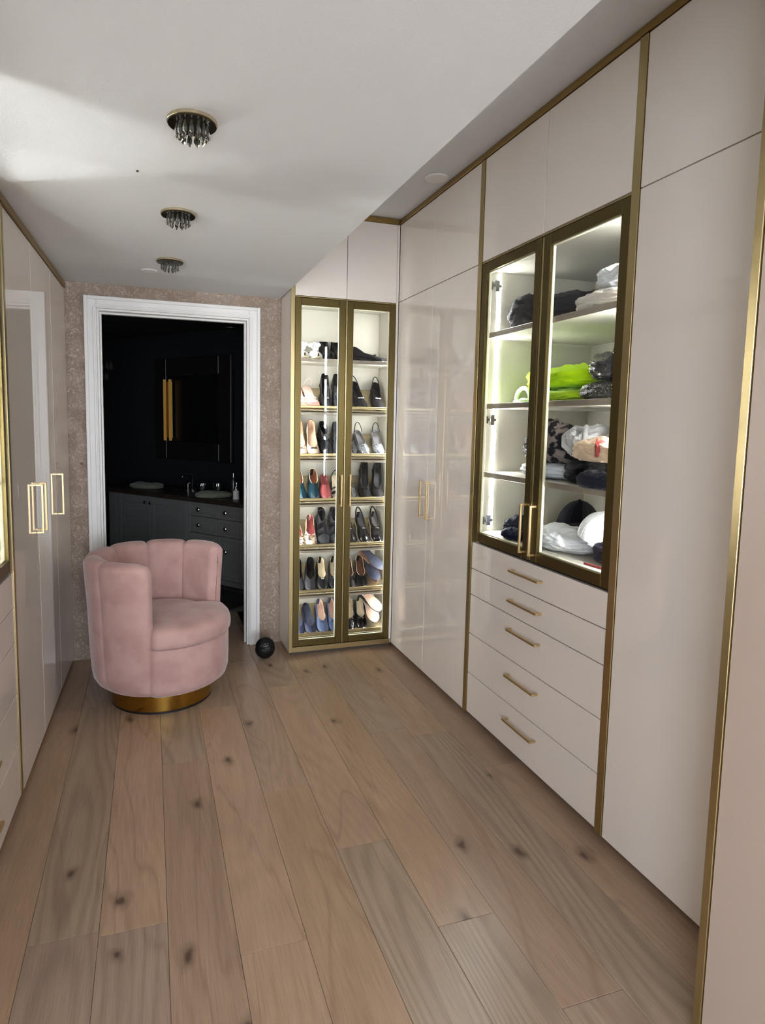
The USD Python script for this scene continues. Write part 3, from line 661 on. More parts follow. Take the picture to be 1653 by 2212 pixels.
# ------------------------------------------------------------------ ceiling lights and discs
def build_ceiling_things():
    first = None
    names = ['crystal ceiling light nearest the camera, in the middle of the white ceiling', 'middle one of the three crystal ceiling lights in a row', 'farthest crystal ceiling light in the closet, in front of the doorway']
    for (x, y), label in zip(((0.113, 1.722), (0.110, 2.472), (0.102, 3.200)), names):
        if first is None:
            t = first = thing('ceiling_light', label, 'ceiling light', (x, y, ZC), group='crystal ceiling lights')
            obj('canopy', lathe([(0, -0.0005), (0.060, -0.0005), (0.0625, -0.003), (0.0625, -0.009), (0.060, -0.011), (0, -0.011)], 56), 'champagne', t, smooth=40)
            obj('recess', lathe([(0, -0.0112), (0.0602, -0.0112), (0.0602, -0.0135), (0.0, -0.0145)], 48), 'canopy_bronze', t, smooth=40)
            m = trimesh.creation.icosphere(1, 1.0)
            for ring, n, ln in ((0.039, 15, 0.033), (0.028, 9, 0.042)):
                for k in range(n):
                    a = 2 * math.pi * (k + 0.5 * (n == 9)) / n
                    drop = lathe([(0, 0), (0.0022, -0.002), (0.003, -0.008), (0.0065, -ln * 0.62), (0.0058, -ln * 0.85), (0, -ln)], 6)
                    obj('crystal', moved(drop, (ring * math.cos(a), ring * math.sin(a), -0.0142)), 'crystal', t)
        else:
            copy_of(first, label, (x, y, ZC))
    copy_of(first, 'dark crystal ceiling light inside the unlit bathroom', (0.72, 5.90, 2.268))
    t = tag(obj('ceiling_disc', moved(lathe([(0, -0.001), (0.039, -0.001), (0.041, -0.003), (0.037, -0.007), (0.030, -0.008), (0, -0.008)], 48), (0.008, 3.442, ZC)), 'white_plastic', smooth=40), 'small flat white disc on the dropped ceiling by the doorway wall', 'ceiling cover')
    t = tag(obj('ceiling_disc', moved(lathe([(0, -0.001), (0.058, -0.001), (0.060, -0.003), (0.055, -0.009), (0.046, -0.010), (0, -0.010)], 48), (1.365, 2.955, ZT)), 'white_plastic', smooth=40), 'white disc in the ceiling recess above the right tall cabinet', 'ceiling cover')
    tag(obj('ceiling_screw', moved(lathe([(0, 0), (0.004, 0), (0.004, -0.003), (0, -0.005)], 12), (-0.025, 2.113, ZC - 0.0005)), 'carcass_dark', smooth=40), 'tiny dark screw head in the ceiling near the left cabinets', 'screw')
build_ceiling_things()

# ------------------------------------------------------------------ bathroom beyond the doorway (unlit, its darkness put into the wall and vanity colours)
VR = np.array([0.736, 5.057]); VD = np.array([-0.6107, 0.7919]); VN = np.array([-0.7919, -0.6107])   # vanity: right end, along, towards the room
VROT = np.array([[VD[0], -VN[0], 0], [VD[1], -VN[1], 0], [0, 0, 1.0]])       # local x along the vanity, local y away from the viewer
VROT[:, 0] *= -1                                                             # keep it right-handed: local x runs from the left end to the right end
def build_bathroom():
    b = YB + 0.115
    struct('wall_bathroom_left', box(-1.5, -1.4, b, 7.6, 0, 2.34, 0), 'unlit_bath_wall')
    struct('wall_bathroom_right', box(2.15, 2.25, b, 7.6, 0, 2.34, 0), 'unlit_bath_wall')
    struct('wall_bathroom_back', box(-1.5, 2.25, 7.6, 7.7, 0, 2.34, 0), 'unlit_bath_wall')
    struct('ceiling_bathroom', box(-1.5, 2.25, b, 7.7, 2.27, 2.34, 0), 'unlit_bath_ceiling')
    fl = group_xf('floor_bathroom')
    n = 0
    for i in range(6):
        for j in range(5):
            x0, y0 = -1.4 + 0.6 * i, 4.622 + 0.6 * j
            obj('tile', box(x0 + 0.001, min(x0 + 0.599, 2.15), y0 + 0.001, min(y0 + 0.599, 7.6), -0.015, 0.0, 0.001), 'bath_tile', fl)
    obj('tile_bed', box(-1.4, 2.15, 4.622, 7.6, -0.05, -0.0155, 0), 'carcass_dark', fl)
    obj('threshold_boards', cat(box(-1.4, -0.30, b, 4.62, -0.015, 0, 0), box(0.60, 2.15, b, 4.62, -0.015, 0, 0)), WOODS[2], fl)
    # everything on the slanted vanity wall is built in the vanity's own frame: x from its left end, y away from the viewer
    LEN = 1.84
    org = np.array([*(VR + VD * LEN), 0.0])
    struct('wall_vanity', moved(box(-1.2, LEN + 1.1, 0.56, 0.62, 0, 2.27, 0), org, VROT), 'unlit_bath_wall')
    U = lambda u: LEN - u
    t = thing('vanity', 'panelled bathroom vanity with round knobs, greyed for the dark room', 'vanity cabinet', org, VROT)
    obj('body', box(0.0, LEN - 0.0, 0.022, 0.55, 0.09, 0.722), 'unlit_vanity_paint', t)
    obj('toe_kick', box(0.02, LEN - 0.02, 0.08, 0.55, 0.0, 0.09, 0), 'black_base', t)
    obj('base_moulding', box(0.0, LEN, 0.0, 0.021, 0.035, 0.078, 0.004), 'unlit_vanity_paint', t)
    obj('stile', box(U(0.045), U(0.0), 0.0, 0.022, 0.08, 0.722), 'unlit_vanity_paint', t)
    obj('stile', box(U(0.725), U(0.70), 0.0, 0.022, 0.08, 0.722), 'unlit_vanity_paint', t)
    obj('stile', box(U(1.84), U(1.72), 0.0, 0.022, 0.08, 0.722), 'unlit_vanity_paint', t)
    def panel(name, u0, u1, z0, z1, fr, knob=None):
        x0, x1 = U(u1) + 0.002, U(u0) - 0.002
        z0 += 0.002; z1 -= 0.002
        d = obj(name, cat(box(x0, x0 + fr, 0.002, 0.02, z0, z1, 0.002), box(x1 - fr, x1, 0.002, 0.02, z0, z1, 0.002), box(x0 + fr, x1 - fr, 0.002, 0.02, z0, z0 + fr, 0.002), box(x0 + fr, x1 - fr, 0.002, 0.02, z1 - fr, z1, 0.002),
                          box(x0 + fr, x1 - fr, 0.010, 0.02, z0 + fr, z1 - fr, 0), box(x0 + fr + 0.012, x1 - fr - 0.012, 0.006, 0.0105, z0 + fr + 0.012, z1 - fr - 0.012, 0.003)), 'unlit_vanity_paint', t)
        if knob:
            k = lathe([(0, 0), (0.006, 0), (0.006, 0.012), (0.016, 0.02), (0.018, 0.028), (0.012, 0.034), (0, 0.035)], 20)
            obj('knob', moved(k, (U(knob[0]), 0.002, knob[1]), RX(math.pi / 2)), 'chrome', d, smooth=40)
    panel('door', 1.225, 1.72, 0.08, 0.718, 0.065, (1.26, 0.66))
    panel('door', 0.727, 1.222, 0.08, 0.718, 0.065, (1.185, 0.66))
    for z0, z1 in ((0.598, 0.718), (0.452, 0.596)):
        panel('drawer', 0.345, 0.70, z0, z1, 0.022, (0.55, (z0 + z1) / 2))
        panel('drawer', 0.047, 0.342, z0, z1, 0.022, (0.225, (z0 + z1) / 2))
    panel('drawer', 0.345, 0.70, 0.08, 0.450, 0.03, (0.55, 0.33))
    panel('drawer', 0.047, 0.342, 0.08, 0.450, 0.03, (0.225, 0.33))
    tag(obj('countertop', moved(box(-0.02, LEN + 0.12, -0.03, 0.555, 0.7225, 0.762, 0.004), org, VROT), 'counter_stone'), 'dark stone countertop on the greyed bathroom vanity', 'countertop')
    P = lambda u, y, z: org + VROT @ np.array([U(u), y, z])
    # wall mirror and the made-up glowing strips added in front of it
    t = thing('wall_mirror', 'large dark framed mirror with its dark reflection painted in, above the vanity', 'mirror', org, VROT)
    u0, u1, z0, z1, fr = 0.70, 1.79, 1.03, 2.03, 0.17
    obj('frame', cat(box(U(u1), U(u1) + fr, 0.52, 0.558, z0, z1, 0.006), box(U(u0) - fr, U(u0), 0.52, 0.558, z0, z1, 0.006), box(U(u1) + fr, U(u0) - fr, 0.52, 0.558, z0, z0 + fr, 0.006), box(U(u1) + fr, U(u0) - fr, 0.52, 0.558, z1 - fr, z1, 0.006),
                     box(U(u0) - 0.012, U(u0) + 0.006, 0.505, 0.52, z0, z1, 0.004)), 'frame_dark', t)
    obj('mirror_glass', box(U(u1) + fr, U(u0) - fr, 0.535, 0.545, z0 + fr, z1 - fr, 0), 'mirror_painted_dark', t)
    obj('inner_bead', box(U(u0) - fr - 0.006, U(u0) - fr, 0.528, 0.536, z0 + fr, z1 - fr, 0.002), 'brass_dark', t)
    t = thing('added_glow_strip', 'slim amber double strip, added and faintly glowing, beside the bathroom mirror', 'glowing strip', org, VROT)
    for u in (1.595, 1.515):
        obj('tube', moved(lathe([(0, 1.215), (0.0145, 1.215), (0.0145, 1.82), (0, 1.82)], 16), (U(u), 0.485, 0)), 'amber_glow', t, smooth=40)
    obj('bracket', box(U(1.60), U(1.515), 0.507, 0.5195, 1.24, 1.80, 0.002), 'brass_dark', t)
    # makeup mirror
    t = thing('makeup_mirror', 'round black makeup mirror on a slim stand at the right of the vanity', 'mirror', P(0.20, 0.30, 0.7622), VROT)
    obj('stand', cat(lathe([(0, 0), (0.07, 0), (0.07, 0.008), (0.012, 0.014), (0.007, 0.03), (0.007, 0.14), (0, 0.14)], 28)), 'frame_dark', t, smooth=40)
    obj('disc', moved(lathe([(0, -0.008), (0.098, -0.008), (0.104, 0), (0.098, 0.008), (0, 0.008)], 40), (0, 0, 0.235), RX(math.pi / 2)), 'mirror_painted_dark', t, smooth=40)
    # bottles and jars, towels
    rnd = random.Random(5)
    def bottle(name, label, u, y, h, r, m, kind):
        t = thing(name, label, 'bottle' if kind != 'jar' else 'jar', P(u, y, 0.7622), VROT, None)
        if kind == 'jar':
            obj('jar_body', lathe([(0, 0), (r, 0), (r * 1.05, h * 0.3), (r, h * 0.75), (0, h * 0.75)], 20), m, t, smooth=40)
            obj('lid', lathe([(0, h * 0.755), (r * 1.02, h * 0.755), (r * 1.02, h), (0, h)], 20), 'chrome', t, smooth=40)
        else:
            obj('bottle_body', lathe([(0, 0), (r, 0), (r, h * 0.62), (r * 0.4, h * 0.72), (r * 0.36, h * 0.8), (0, h * 0.8)], 20), m, t, smooth=40)
            obj('cap', lathe([(0, h * 0.805), (r * 0.45, h * 0.805), (r * 0.45, h), (0, h)], 16), 'chrome', t, smooth=40)
    bottle('perfume_bottle', 'tall slim clear bottle standing behind the towel on the vanity', 0.43, 0.28, 0.20, 0.022, 'crystal', 'b')
    bottle('perfume_bottle', 'short clear bottle standing left of the makeup mirror stand', 0.33, 0.22, 0.13, 0.026, 'crystal', 'b')
    bottle('perfume_bottle', 'pale squat bottle in front of the makeup mirror', 0.24, 0.12, 0.11, 0.026, 'white_plastic', 'b')
    bottle('perfume_bottle', 'black bottle at the far right end of the vanity', 0.08, 0.2, 0.12, 0.03, 'frame_dark', 'b')
    bottle('cosmetic_jar', 'round dark jar with chrome lid left of the bottles', 0.62, 0.28, 0.10, 0.045, 'frame_dark', 'jar')
    bottle('cosmetic_jar', 'dark jar with chrome lid in the middle of the vanity', 0.80, 0.26, 0.09, 0.05, 'frame_dark', 'jar')
    t = thing('tap', 'chrome bathroom tap at the middle of the vanity', 'tap', P(1.12, 0.42, 0.7622), VROT)
    obj('spout', tube([(0, 0, 0), (0, 0, 0.10), (0, -0.02, 0.14), (0, -0.07, 0.155), (0, -0.12, 0.14), (0, -0.125, 0.12)], 0.011, 12), 'chrome', t, smooth=50)
    obj('lever', cat(box(-0.10, -0.03, -0.008, 0.008, 0.05, 0.062, 0.003), box(-0.075, -0.055, -0.012, 0.012, 0, 0.05, 0.003)), 'chrome', t)
    # chandelier
    t = thing('chandelier', 'dark crystal chandelier hanging in the unlit bathroom', 'chandelier', (-0.48, 6.55, 2.27))
    obj('rod', tube([(0, 0, 0), (0, 0, -0.30)], 0.008, 8), 'frame_dark', t)
    obj('rose', lathe([(0, -0.02), (0.05, -0.018), (0.06, 0), (0, 0)][::-1], 24), 'frame_dark', t, smooth=40)
    for k, (r, z, n) in enumerate(((0.14, -0.30, 16), (0.10, -0.40, 12), (0.05, -0.49, 8))):
        a = np.linspace(0, 2 * np.pi, 33)
        obj('ring', tube(np.stack([r * np.cos(a), r * np.sin(a), 0 * a + z], 1), 0.006, 6), 'frame_dark', t)
        for q in range(n):
            an = 2 * math.pi * q / n
            obj('crystal', moved(lathe([(0, 0), (0.004, -0.004), (0.011, -0.045), (0.009, -0.06), (0, -0.075)], 6), (r * math.cos(an), r * math.sin(an), z - 0.004)), 'crystal', t)
    tag(obj('bath_mat', moved(box(-0.55, 0.40, -0.22, 0.22, 0.0004, 0.012, 0.004), (0.42, 5.08, 0), np.stack([-VD.tolist()[0] * np.array([1, 0, 0]) + np.array([0, -VD[1], 0]), np.array([-VN[0], -VN[1], 0]), np.array([0, 0, 1.0])], 1)), 'black_mat'), 'black bath mat on the tiles in front of the vanity', 'bath mat')
    return P
BATH_P = build_bathroom()

# ------------------------------------------------------------------ cloth
def fabric(name, color, rough=0.85, spec=0.2, sheen=0.2, coat=0.0, bump=(700, 0.0006)):
    mat(name, color, rough=rough, spec=spec, sheen=sheen, coat=coat, bump=bump)
fabric('cloth_black', srgb(14, 14, 19), spec=0.08, sheen=0.03); fabric('cloth_navy', srgb(20, 24, 40), spec=0.1, sheen=0.05); fabric('cloth_white', srgb(226, 228, 230)); fabric('cloth_cream', srgb(214, 206, 194))
fabric('cloth_neon', srgb(196, 238, 26), sheen=0.1); fabric('cloth_lime', srgb(178, 214, 40)); fabric('cloth_mint', srgb(216, 238, 196)); fabric('cloth_grey', srgb(168, 165, 162))
fabric('cloth_light_grey', srgb(200, 198, 196)); fabric('cloth_peach', srgb(228, 200, 166)); fabric('cloth_red', srgb(168, 62, 56)); fabric('cloth_slate', srgb(40, 42, 52), spec=0.1, sheen=0.05); fabric('cloth_towel', srgb(120, 120, 104))
fabric('puffer_black', srgb(8, 8, 14), rough=0.16, spec=0.7, sheen=0, coat=0.5, bump=(90, 0.002))
mat('sequin', srgb(30, 28, 26), rough=0.2, metal=0.5, vary=(160, srgb(200, 190, 170), 0.60, 0.66), bump=(200, 0.004))
mat('camo', srgb(30, 28, 34), rough=0.9, vary=(26, srgb(150, 136, 128), 0.50, 0.56))
mat('black_gloss', srgb(8, 8, 8), rough=0.55, spec=0.3)

def soft(wx, wy, h, seed, folds=2, p=3.2, wrinkle=0.010, freq=9.0, lump=0.35, sub=4, aniso=(1, 1, 1)):
    """a folded or bundled garment: a soft block with fold creases round its sides and wrinkles; base on z=0"""
    m = trimesh.creation.icosphere(sub, 1.0)
    v = np.array(m.vertices)
    u = v / (np.abs(v) ** p).sum(1, keepdims=True) ** (1 / p)
    q = u * np.array([wx / 2, wy / 2, h / 2])
    top = (u[:, 2] + 1) / 2
    hill = meshkit.fbm(np.stack([u[:, 0] * 1.6 + 5, u[:, 1] * 1.6 + 3, 0 * top + seed], 1), 3, seed)
    q[:, 2] = h / 2 + q[:, 2]
    q[:, 2] *= 1 + lump * 2 * (hill - 0.5)
    crease = np.abs(np.sin(np.pi * folds * top + 0.6 * meshkit.fbm(u * 2.0 + 9, 2, seed + 3)))
    side = np.clip(np.linalg.norm(u[:, :2], axis=1), 0, 1)
    q[:, :2] *= (1 - 0.06 * (1 - crease ** 0.5) * side)[:, None]
    warp = meshkit.fbm(u * 1.7 + seed, 3, seed + 1) * 1.6
    n1 = meshkit.noise((u * np.asarray(aniso) + warp[:, None]) * freq * 0.5 + seed, seed + 2)
    n2 = meshkit.noise((u * np.asarray(aniso)[::-1] - warp[:, None]) * freq + seed, seed + 4)
    d = wrinkle * ((1 - np.abs(2 * n1 - 1)) - 0.5) + 0.45 * wrinkle * ((1 - np.abs(2 * n2 - 1)) - 0.5)
    nrm = u / np.linalg.norm(u, axis=1, keepdims=True)
    q += nrm * d[:, None]
    q[:, 2] = np.maximum(q[:, 2], 0.0)
    return trimesh.Trimesh(q, m.faces, process=False)

def garment(name, label, category, m, mesh, t, rz=0.0, parts=(), tilt=0.0, group=None):
    o = thing(name, label, category, t, RZ(rz) @ RX(tilt))
    obj('cloth', mesh, m, o, smooth=True)
    for pn, pm, pmat in parts: obj(pn, pm, pmat, o, smooth=True)
    return o

def build_clothes():
    zA, zB, zC, zD = 1.8354, 1.5174, 1.2054, 0.9234
    # top shelf
    garment('black_garment', 'large black folded garment on the top clothes shelf, left side', 'folded clothes', 'cloth_black', soft(0.40, 0.40, 0.150, 3, 3, wrinkle=0.016), (1.715, 2.375, zA))
    garment('black_garment', 'black garment behind the white tops on the top clothes shelf', 'folded clothes', 'cloth_black', soft(0.20, 0.40, 0.135, 8, 2), (1.91, 1.96, zA))
    w = soft(0.28, 0.345, 0.068, 5, 2, wrinkle=0.012, lump=0.2)
    garment('white_garment', 'cream white folded top lying on the top clothes shelf under a brighter white one', 'folded clothes', 'cloth_cream', w, (1.635, 1.885, zA))
    garment('white_garment', 'bright white folded garment stacked uppermost at the right of the top clothes shelf', 'folded clothes', 'cloth_white', soft(0.26, 0.25, 0.075, 12, 2, wrinkle=0.014), (1.64, 1.825, zA + 0.0705))
    # second shelf
    garment('lime_garment', 'lime green folded garment with a black cord, lower one on the second clothes shelf', 'folded clothes', 'cloth_lime', soft(0.36, 0.40, 0.055, 21, 1, wrinkle=0.014), (1.70, 2.18, zB), parts=[
        ('cord', tube([(-0.17, -0.04, 0.012), (-0.172, 0.0, 0.030), (-0.168, 0.03, 0.022), (-0.172, 0.06, 0.040), (-0.150, 0.075, 0.052), (-0.10, 0.07, 0.060)], 0.004, 8), 'cloth_black')])
    garment('neon_garment', 'neon yellow-green garment bundled on the second clothes shelf', 'folded clothes', 'cloth_neon', soft(0.38, 0.44, 0.094, 23, 2, wrinkle=0.018), (1.73, 2.225, zB + 0.055))
    a = np.linspace(-0.5, np.pi, 14)
    garment('mint_scarf', 'pale mint cloth strap curling at the left of the neon garment', 'scarf', 'cloth_mint', cat(tube(np.stack([0 * a, 0.055 * np.cos(a), 0.022 + 0.05 * np.maximum(np.sin(a), -0.3)], 1), 0.010, 10), soft(0.06, 0.09, 0.02, 2, 1, sub=3)), (1.60, 2.47, zB))
    pm = [soft(0.30, 0.30, 0.105, 43, 2, p=2.4, wrinkle=0.022, freq=6), moved(soft(0.26, 0.17, 0.085, 47, 1, p=2.2, wrinkle=0.020, freq=6), (0.01, -0.05, 0.060))]
    garment('puffer_jacket', 'shiny black quilted jacket heaped at the right of the second clothes shelf', 'jacket', 'puffer_black', cat(*pm), (1.665, 1.850, zB + 0.066))
    garment('sequin_garment', 'black sequinned garment under the shiny quilted jacket', 'folded clothes', 'sequin', soft(0.32, 0.31, 0.066, 31, 1, wrinkle=0.010), (1.665, 1.865, zB))
    # third shelf
    garment('white_shirt', 'white folded shirts lying under the mottled pile on the third clothes shelf', 'folded clothes', 'cloth_white', soft(0.34, 0.33, 0.060, 51, 3, wrinkle=0.008, lump=0.2), (1.68, 2.24, zC))
    garment('camo_garment', 'mottled black and grey garment heaped on the white shirts of the third clothes shelf', 'folded clothes', 'camo', soft(0.34, 0.34, 0.145, 53, 3, wrinkle=0.022), (1.70, 2.245, zC + 0.062))
    garment('grey_hoodie', 'light grey hoodie folded over the mottled pile, its neck opening towards the door', 'hoodie', 'cloth_light_grey', cat(soft(0.26, 0.14, 0.11, 57, 2, wrinkle=0.014),
        tube([(-0.110, 0.075, 0.085), (-0.132, 0.045, 0.05), (-0.130, 0.0, 0.025), (-0.128, -0.04, 0.04), (-0.115, -0.055, 0.08), (-0.09, -0.02, 0.112), (-0.085, 0.04, 0.118), (-0.110, 0.075, 0.085)], 0.011, 8)), (1.655, 2.010, zC + 0.092))
    garment('black_trousers', 'black folded trousers lowest at the right of the third clothes shelf', 'folded clothes', 'cloth_black', soft(0.32, 0.38, 0.090, 61, 2, wrinkle=0.012, lump=0.25), (1.655, 1.895, zC))
    garment('navy_garment', 'dark slate garment at the front right corner of the third clothes shelf', 'folded clothes', 'cloth_slate', soft(0.07, 0.18, 0.055, 63, 1, sub=3), (1.482, 1.80, zC))
    garment('white_hoodie', 'pale grey white hoodie bundled on the black trousers of the third clothes shelf', 'hoodie', 'cloth_light_grey', soft(0.30, 0.24, 0.130, 67, 2, wrinkle=0.014, p=2.6), (1.72, 1.818, zC + 0.092), parts=[
        ('neck_tape', tube([(-0.13, -0.11, 0.105), (-0.12, -0.07, 0.122), (-0.10, -0.03, 0.125), (-0.09, 0.0, 0.128)], 0.006, 8), 'cloth_black')])
    garment('peach_garment', 'peach coloured garment with a red edge in front of the pale hoodie', 'folded clothes', 'cloth_peach', soft(0.12, 0.27, 0.072, 71, 2, wrinkle=0.014), (1.530, 1.830, zC + 0.092), parts=[
        ('red_band', moved(soft(0.030, 0.016, 0.055, 72, 1, sub=3), (-0.052, -0.035, 0.018)), 'cloth_red')])
    # bottom shelf
    def crown(seed): 
        v = []
        for i, q in enumerate(np.linspace(0, np.pi / 2, 12)):
            for j in range(48):
                a = 2 * np.pi * j / 48
                seam = 1 - 0.012 * abs(math.cos(3 * a)) ** 24 * math.cos(q * 0.8)
                v.append([0.088 * math.cos(q) * math.cos(a) * seam, 0.098 * math.cos(q) * math.sin(a) * seam, 0.098 * math.sin(q) ** 0.85])
        return cat((np.array(v), grid_faces(12, 48, True)))
    def brim():
        a = np.linspace(-1.15, 1.15, 22); v = []
        for lay in (0, 1):
            for k, s in enumerate(np.linspace(0, 1, 6)):
                for t in a:
                    r0 = np.array([0.084 * math.cos(t), 0.094 * math.sin(t)]); ext = 0.068 * math.cos(t / 1.15 * math.pi / 2) ** 0.6 * s
                    v.append([r0[0] + ext, r0[1], 0.004 - 0.014 * (t / 1.15) ** 2 * s + (0.003 if lay else 0)])
        f0 = grid_faces(6, 22); n = 6 * 22
        return cat((np.array(v), np.vstack([f0[:, ::-1], f0 + n])))
    def cap(name, label, m, t, rot):
        o = thing(name, label, 'cap', t, rot)
        obj('crown', crown(1), m, o, smooth=60); obj('brim', brim(), m, o, smooth=50)
        obj('button', ellipsoid((0, 0, 0.098), (0.007, 0.007, 0.004)), m, o, smooth=True)
        for k in range(6):
            a = math.pi / 6 + k * math.pi / 3
            q = np.linspace(0.02, np.pi / 2 - 0.05, 10)
            obj('seam', tube(np.stack([0.0885 * np.cos(q) * math.cos(a), 0.0985 * np.cos(q) * math.sin(a), 0.0985 * np.sin(q) ** 0.85], 1), 0.0011, 6), 'cloth_slate' if m == 'cloth_black' else 'cloth_grey', o)
        obj('sweatband', lathe([(0.080, 0.0), (0.086, 0.0), (0.086, 0.018), (0.080, 0.018)], 40), m, o, smooth=40)
    cap('baseball_cap', 'black baseball cap at the back of the bottom clothes shelf', 'cloth_black', (1.80, 2.300, zD + 0.005), RZ(math.radians(-60)) @ np.diag([1.1, 1.1, 1.7]))
    cap('baseball_cap', 'white baseball cap tipped on a dark garment at the right of the bottom clothes shelf', 'cloth_white', (1.615, 1.915, zD + 0.085), RZ(math.radians(-95)) @ RY(math.radians(18)))
    garment('white_bag', 'white folded cloth bag lying at the front of the bottom clothes shelf', 'folded clothes', 'cloth_white', soft(0.24, 0.31, 0.085, 81, 1, p=2.4, wrinkle=0.016, freq=7), (1.615, 2.105, zD), rz=0.2)
    garment('navy_garment', 'dark navy garment at the right end of the bottom clothes shelf under the white cap', 'folded clothes', 'cloth_navy', soft(0.28, 0.21, 0.098, 83, 2), (1.66, 1.80, zD))
    garment('black_beanie', 'small dark knitted hat leaning at the left end of the bottom clothes shelf', 'hat', 'cloth_slate', soft(0.16, 0.13, 0.085, 87, 1, p=2.2), (1.60, 2.445, zD), rz=0.3)
    garment('black_beanie', 'small black folded garment behind the door pulls on the bottom clothes shelf', 'hat', 'cloth_navy', soft(0.10, 0.12, 0.045, 89, 1, p=2.2, sub=3), (1.515, 2.36, zD))
    tag(obj('pencil', moved(tube([(0, 0, 0.004), (0.0, 0.008, 0.004), (0, 0.14, 0.004)], [0.0008, 0.004, 0.004], 8), (1.50, 1.72, zD), RZ(math.radians(4))), 'red_lacquer', smooth=30), 'dark red pencil lying at the front right of the bottom clothes shelf', 'pencil')
    # towels on the vanity
    garment('hand_towel', 'crumpled pale towel on the vanity in front of the bottles', 'towel', 'cloth_towel', soft(0.30, 0.16, 0.045, 91, 1, wrinkle=0.012), BATH_P(0.48, 0.09, 0.7622), rz=0.0)
    garment('hand_towel', 'pale folded towel at the left end of the vanity', 'towel', 'cloth_towel', soft(0.36, 0.2, 0.05, 93, 2), BATH_P(1.50, 0.18, 0.7622), rz=-0.9)
build_clothes()

# ------------------------------------------------------------------ shoes
SH = {}
def leather(name, color, rough=0.4, **k):
    mat('leather_' + name, color, rough=rough, spec=0.14 if sum(color) < 0.15 and rough > 0.2 else 0.4, **k)
for nm, c, r in (('black', (16, 16, 18), 0.38), ('patent', (10, 10, 14), 0.10), ('suede', (24, 22, 24), 0.9), ('navy', (28, 32, 50), 0.45), ('denim', (58, 72, 102), 0.6), ('nude', (222, 190, 170), 0.4), ('tan', (206, 176, 148), 0.5),
                 ('cream', (226, 210, 178), 0.5), ('white', (206, 204, 200), 0.6), ('teal', (12, 40, 50), 0.4), ('rust', (140, 84, 56), 0.5), ('red', (146, 66, 68), 0.5), ('brown', (112, 74, 48), 0.45), ('pink', (240, 190, 178), 0.45),
                 ('grey', (120, 116, 120), 0.5), ('slate', (52, 56, 70), 0.5), ('charcoal', (34, 34, 38), 0.5)):
    leather(nm, srgb(*c), r)
mat('leather_silver', srgb(216, 220, 230), rough=0.25, metal=0.8, vary=(140, srgb(120, 124, 136), 0.52, 0.60), bump=(160, 0.003))
mat('leather_leopard', srgb(206, 182, 160), rough=0.5, vary=(70, srgb(50, 34, 26), 0.54, 0.60))
mat('leather_lace', srgb(28, 24, 26), rough=0.6, vary=(90, srgb(150, 128, 112), 0.52, 0.58))
mat('leather_glitter', srgb(60, 60, 64), rough=0.3, metal=0.4, vary=(170, srgb(210, 210, 216), 0.58, 0.66))

ST = np.linspace(0, 1, 26) ** 1.0
def prof(kind):
    s = [0, 0.02, 0.06, 0.14, 0.28, 0.42, 0.58, 0.70, 0.80, 0.90, 0.96, 1.0]
    w = {'round': [0.22, 0.40, 0.56, 0.68, 0.68, 0.70, 0.88, 0.99, 1.0, 0.84, 0.58, 0.20], 'point': [0.22, 0.40, 0.55, 0.66, 0.64, 0.68, 0.90, 1.0, 0.90, 0.58, 0.32, 0.06],
         'almond': [0.22, 0.40, 0.56, 0.67, 0.66, 0.69, 0.90, 1.0, 0.96, 0.72, 0.46, 0.12]}[kind]
    return np.interp(ST, s, w)

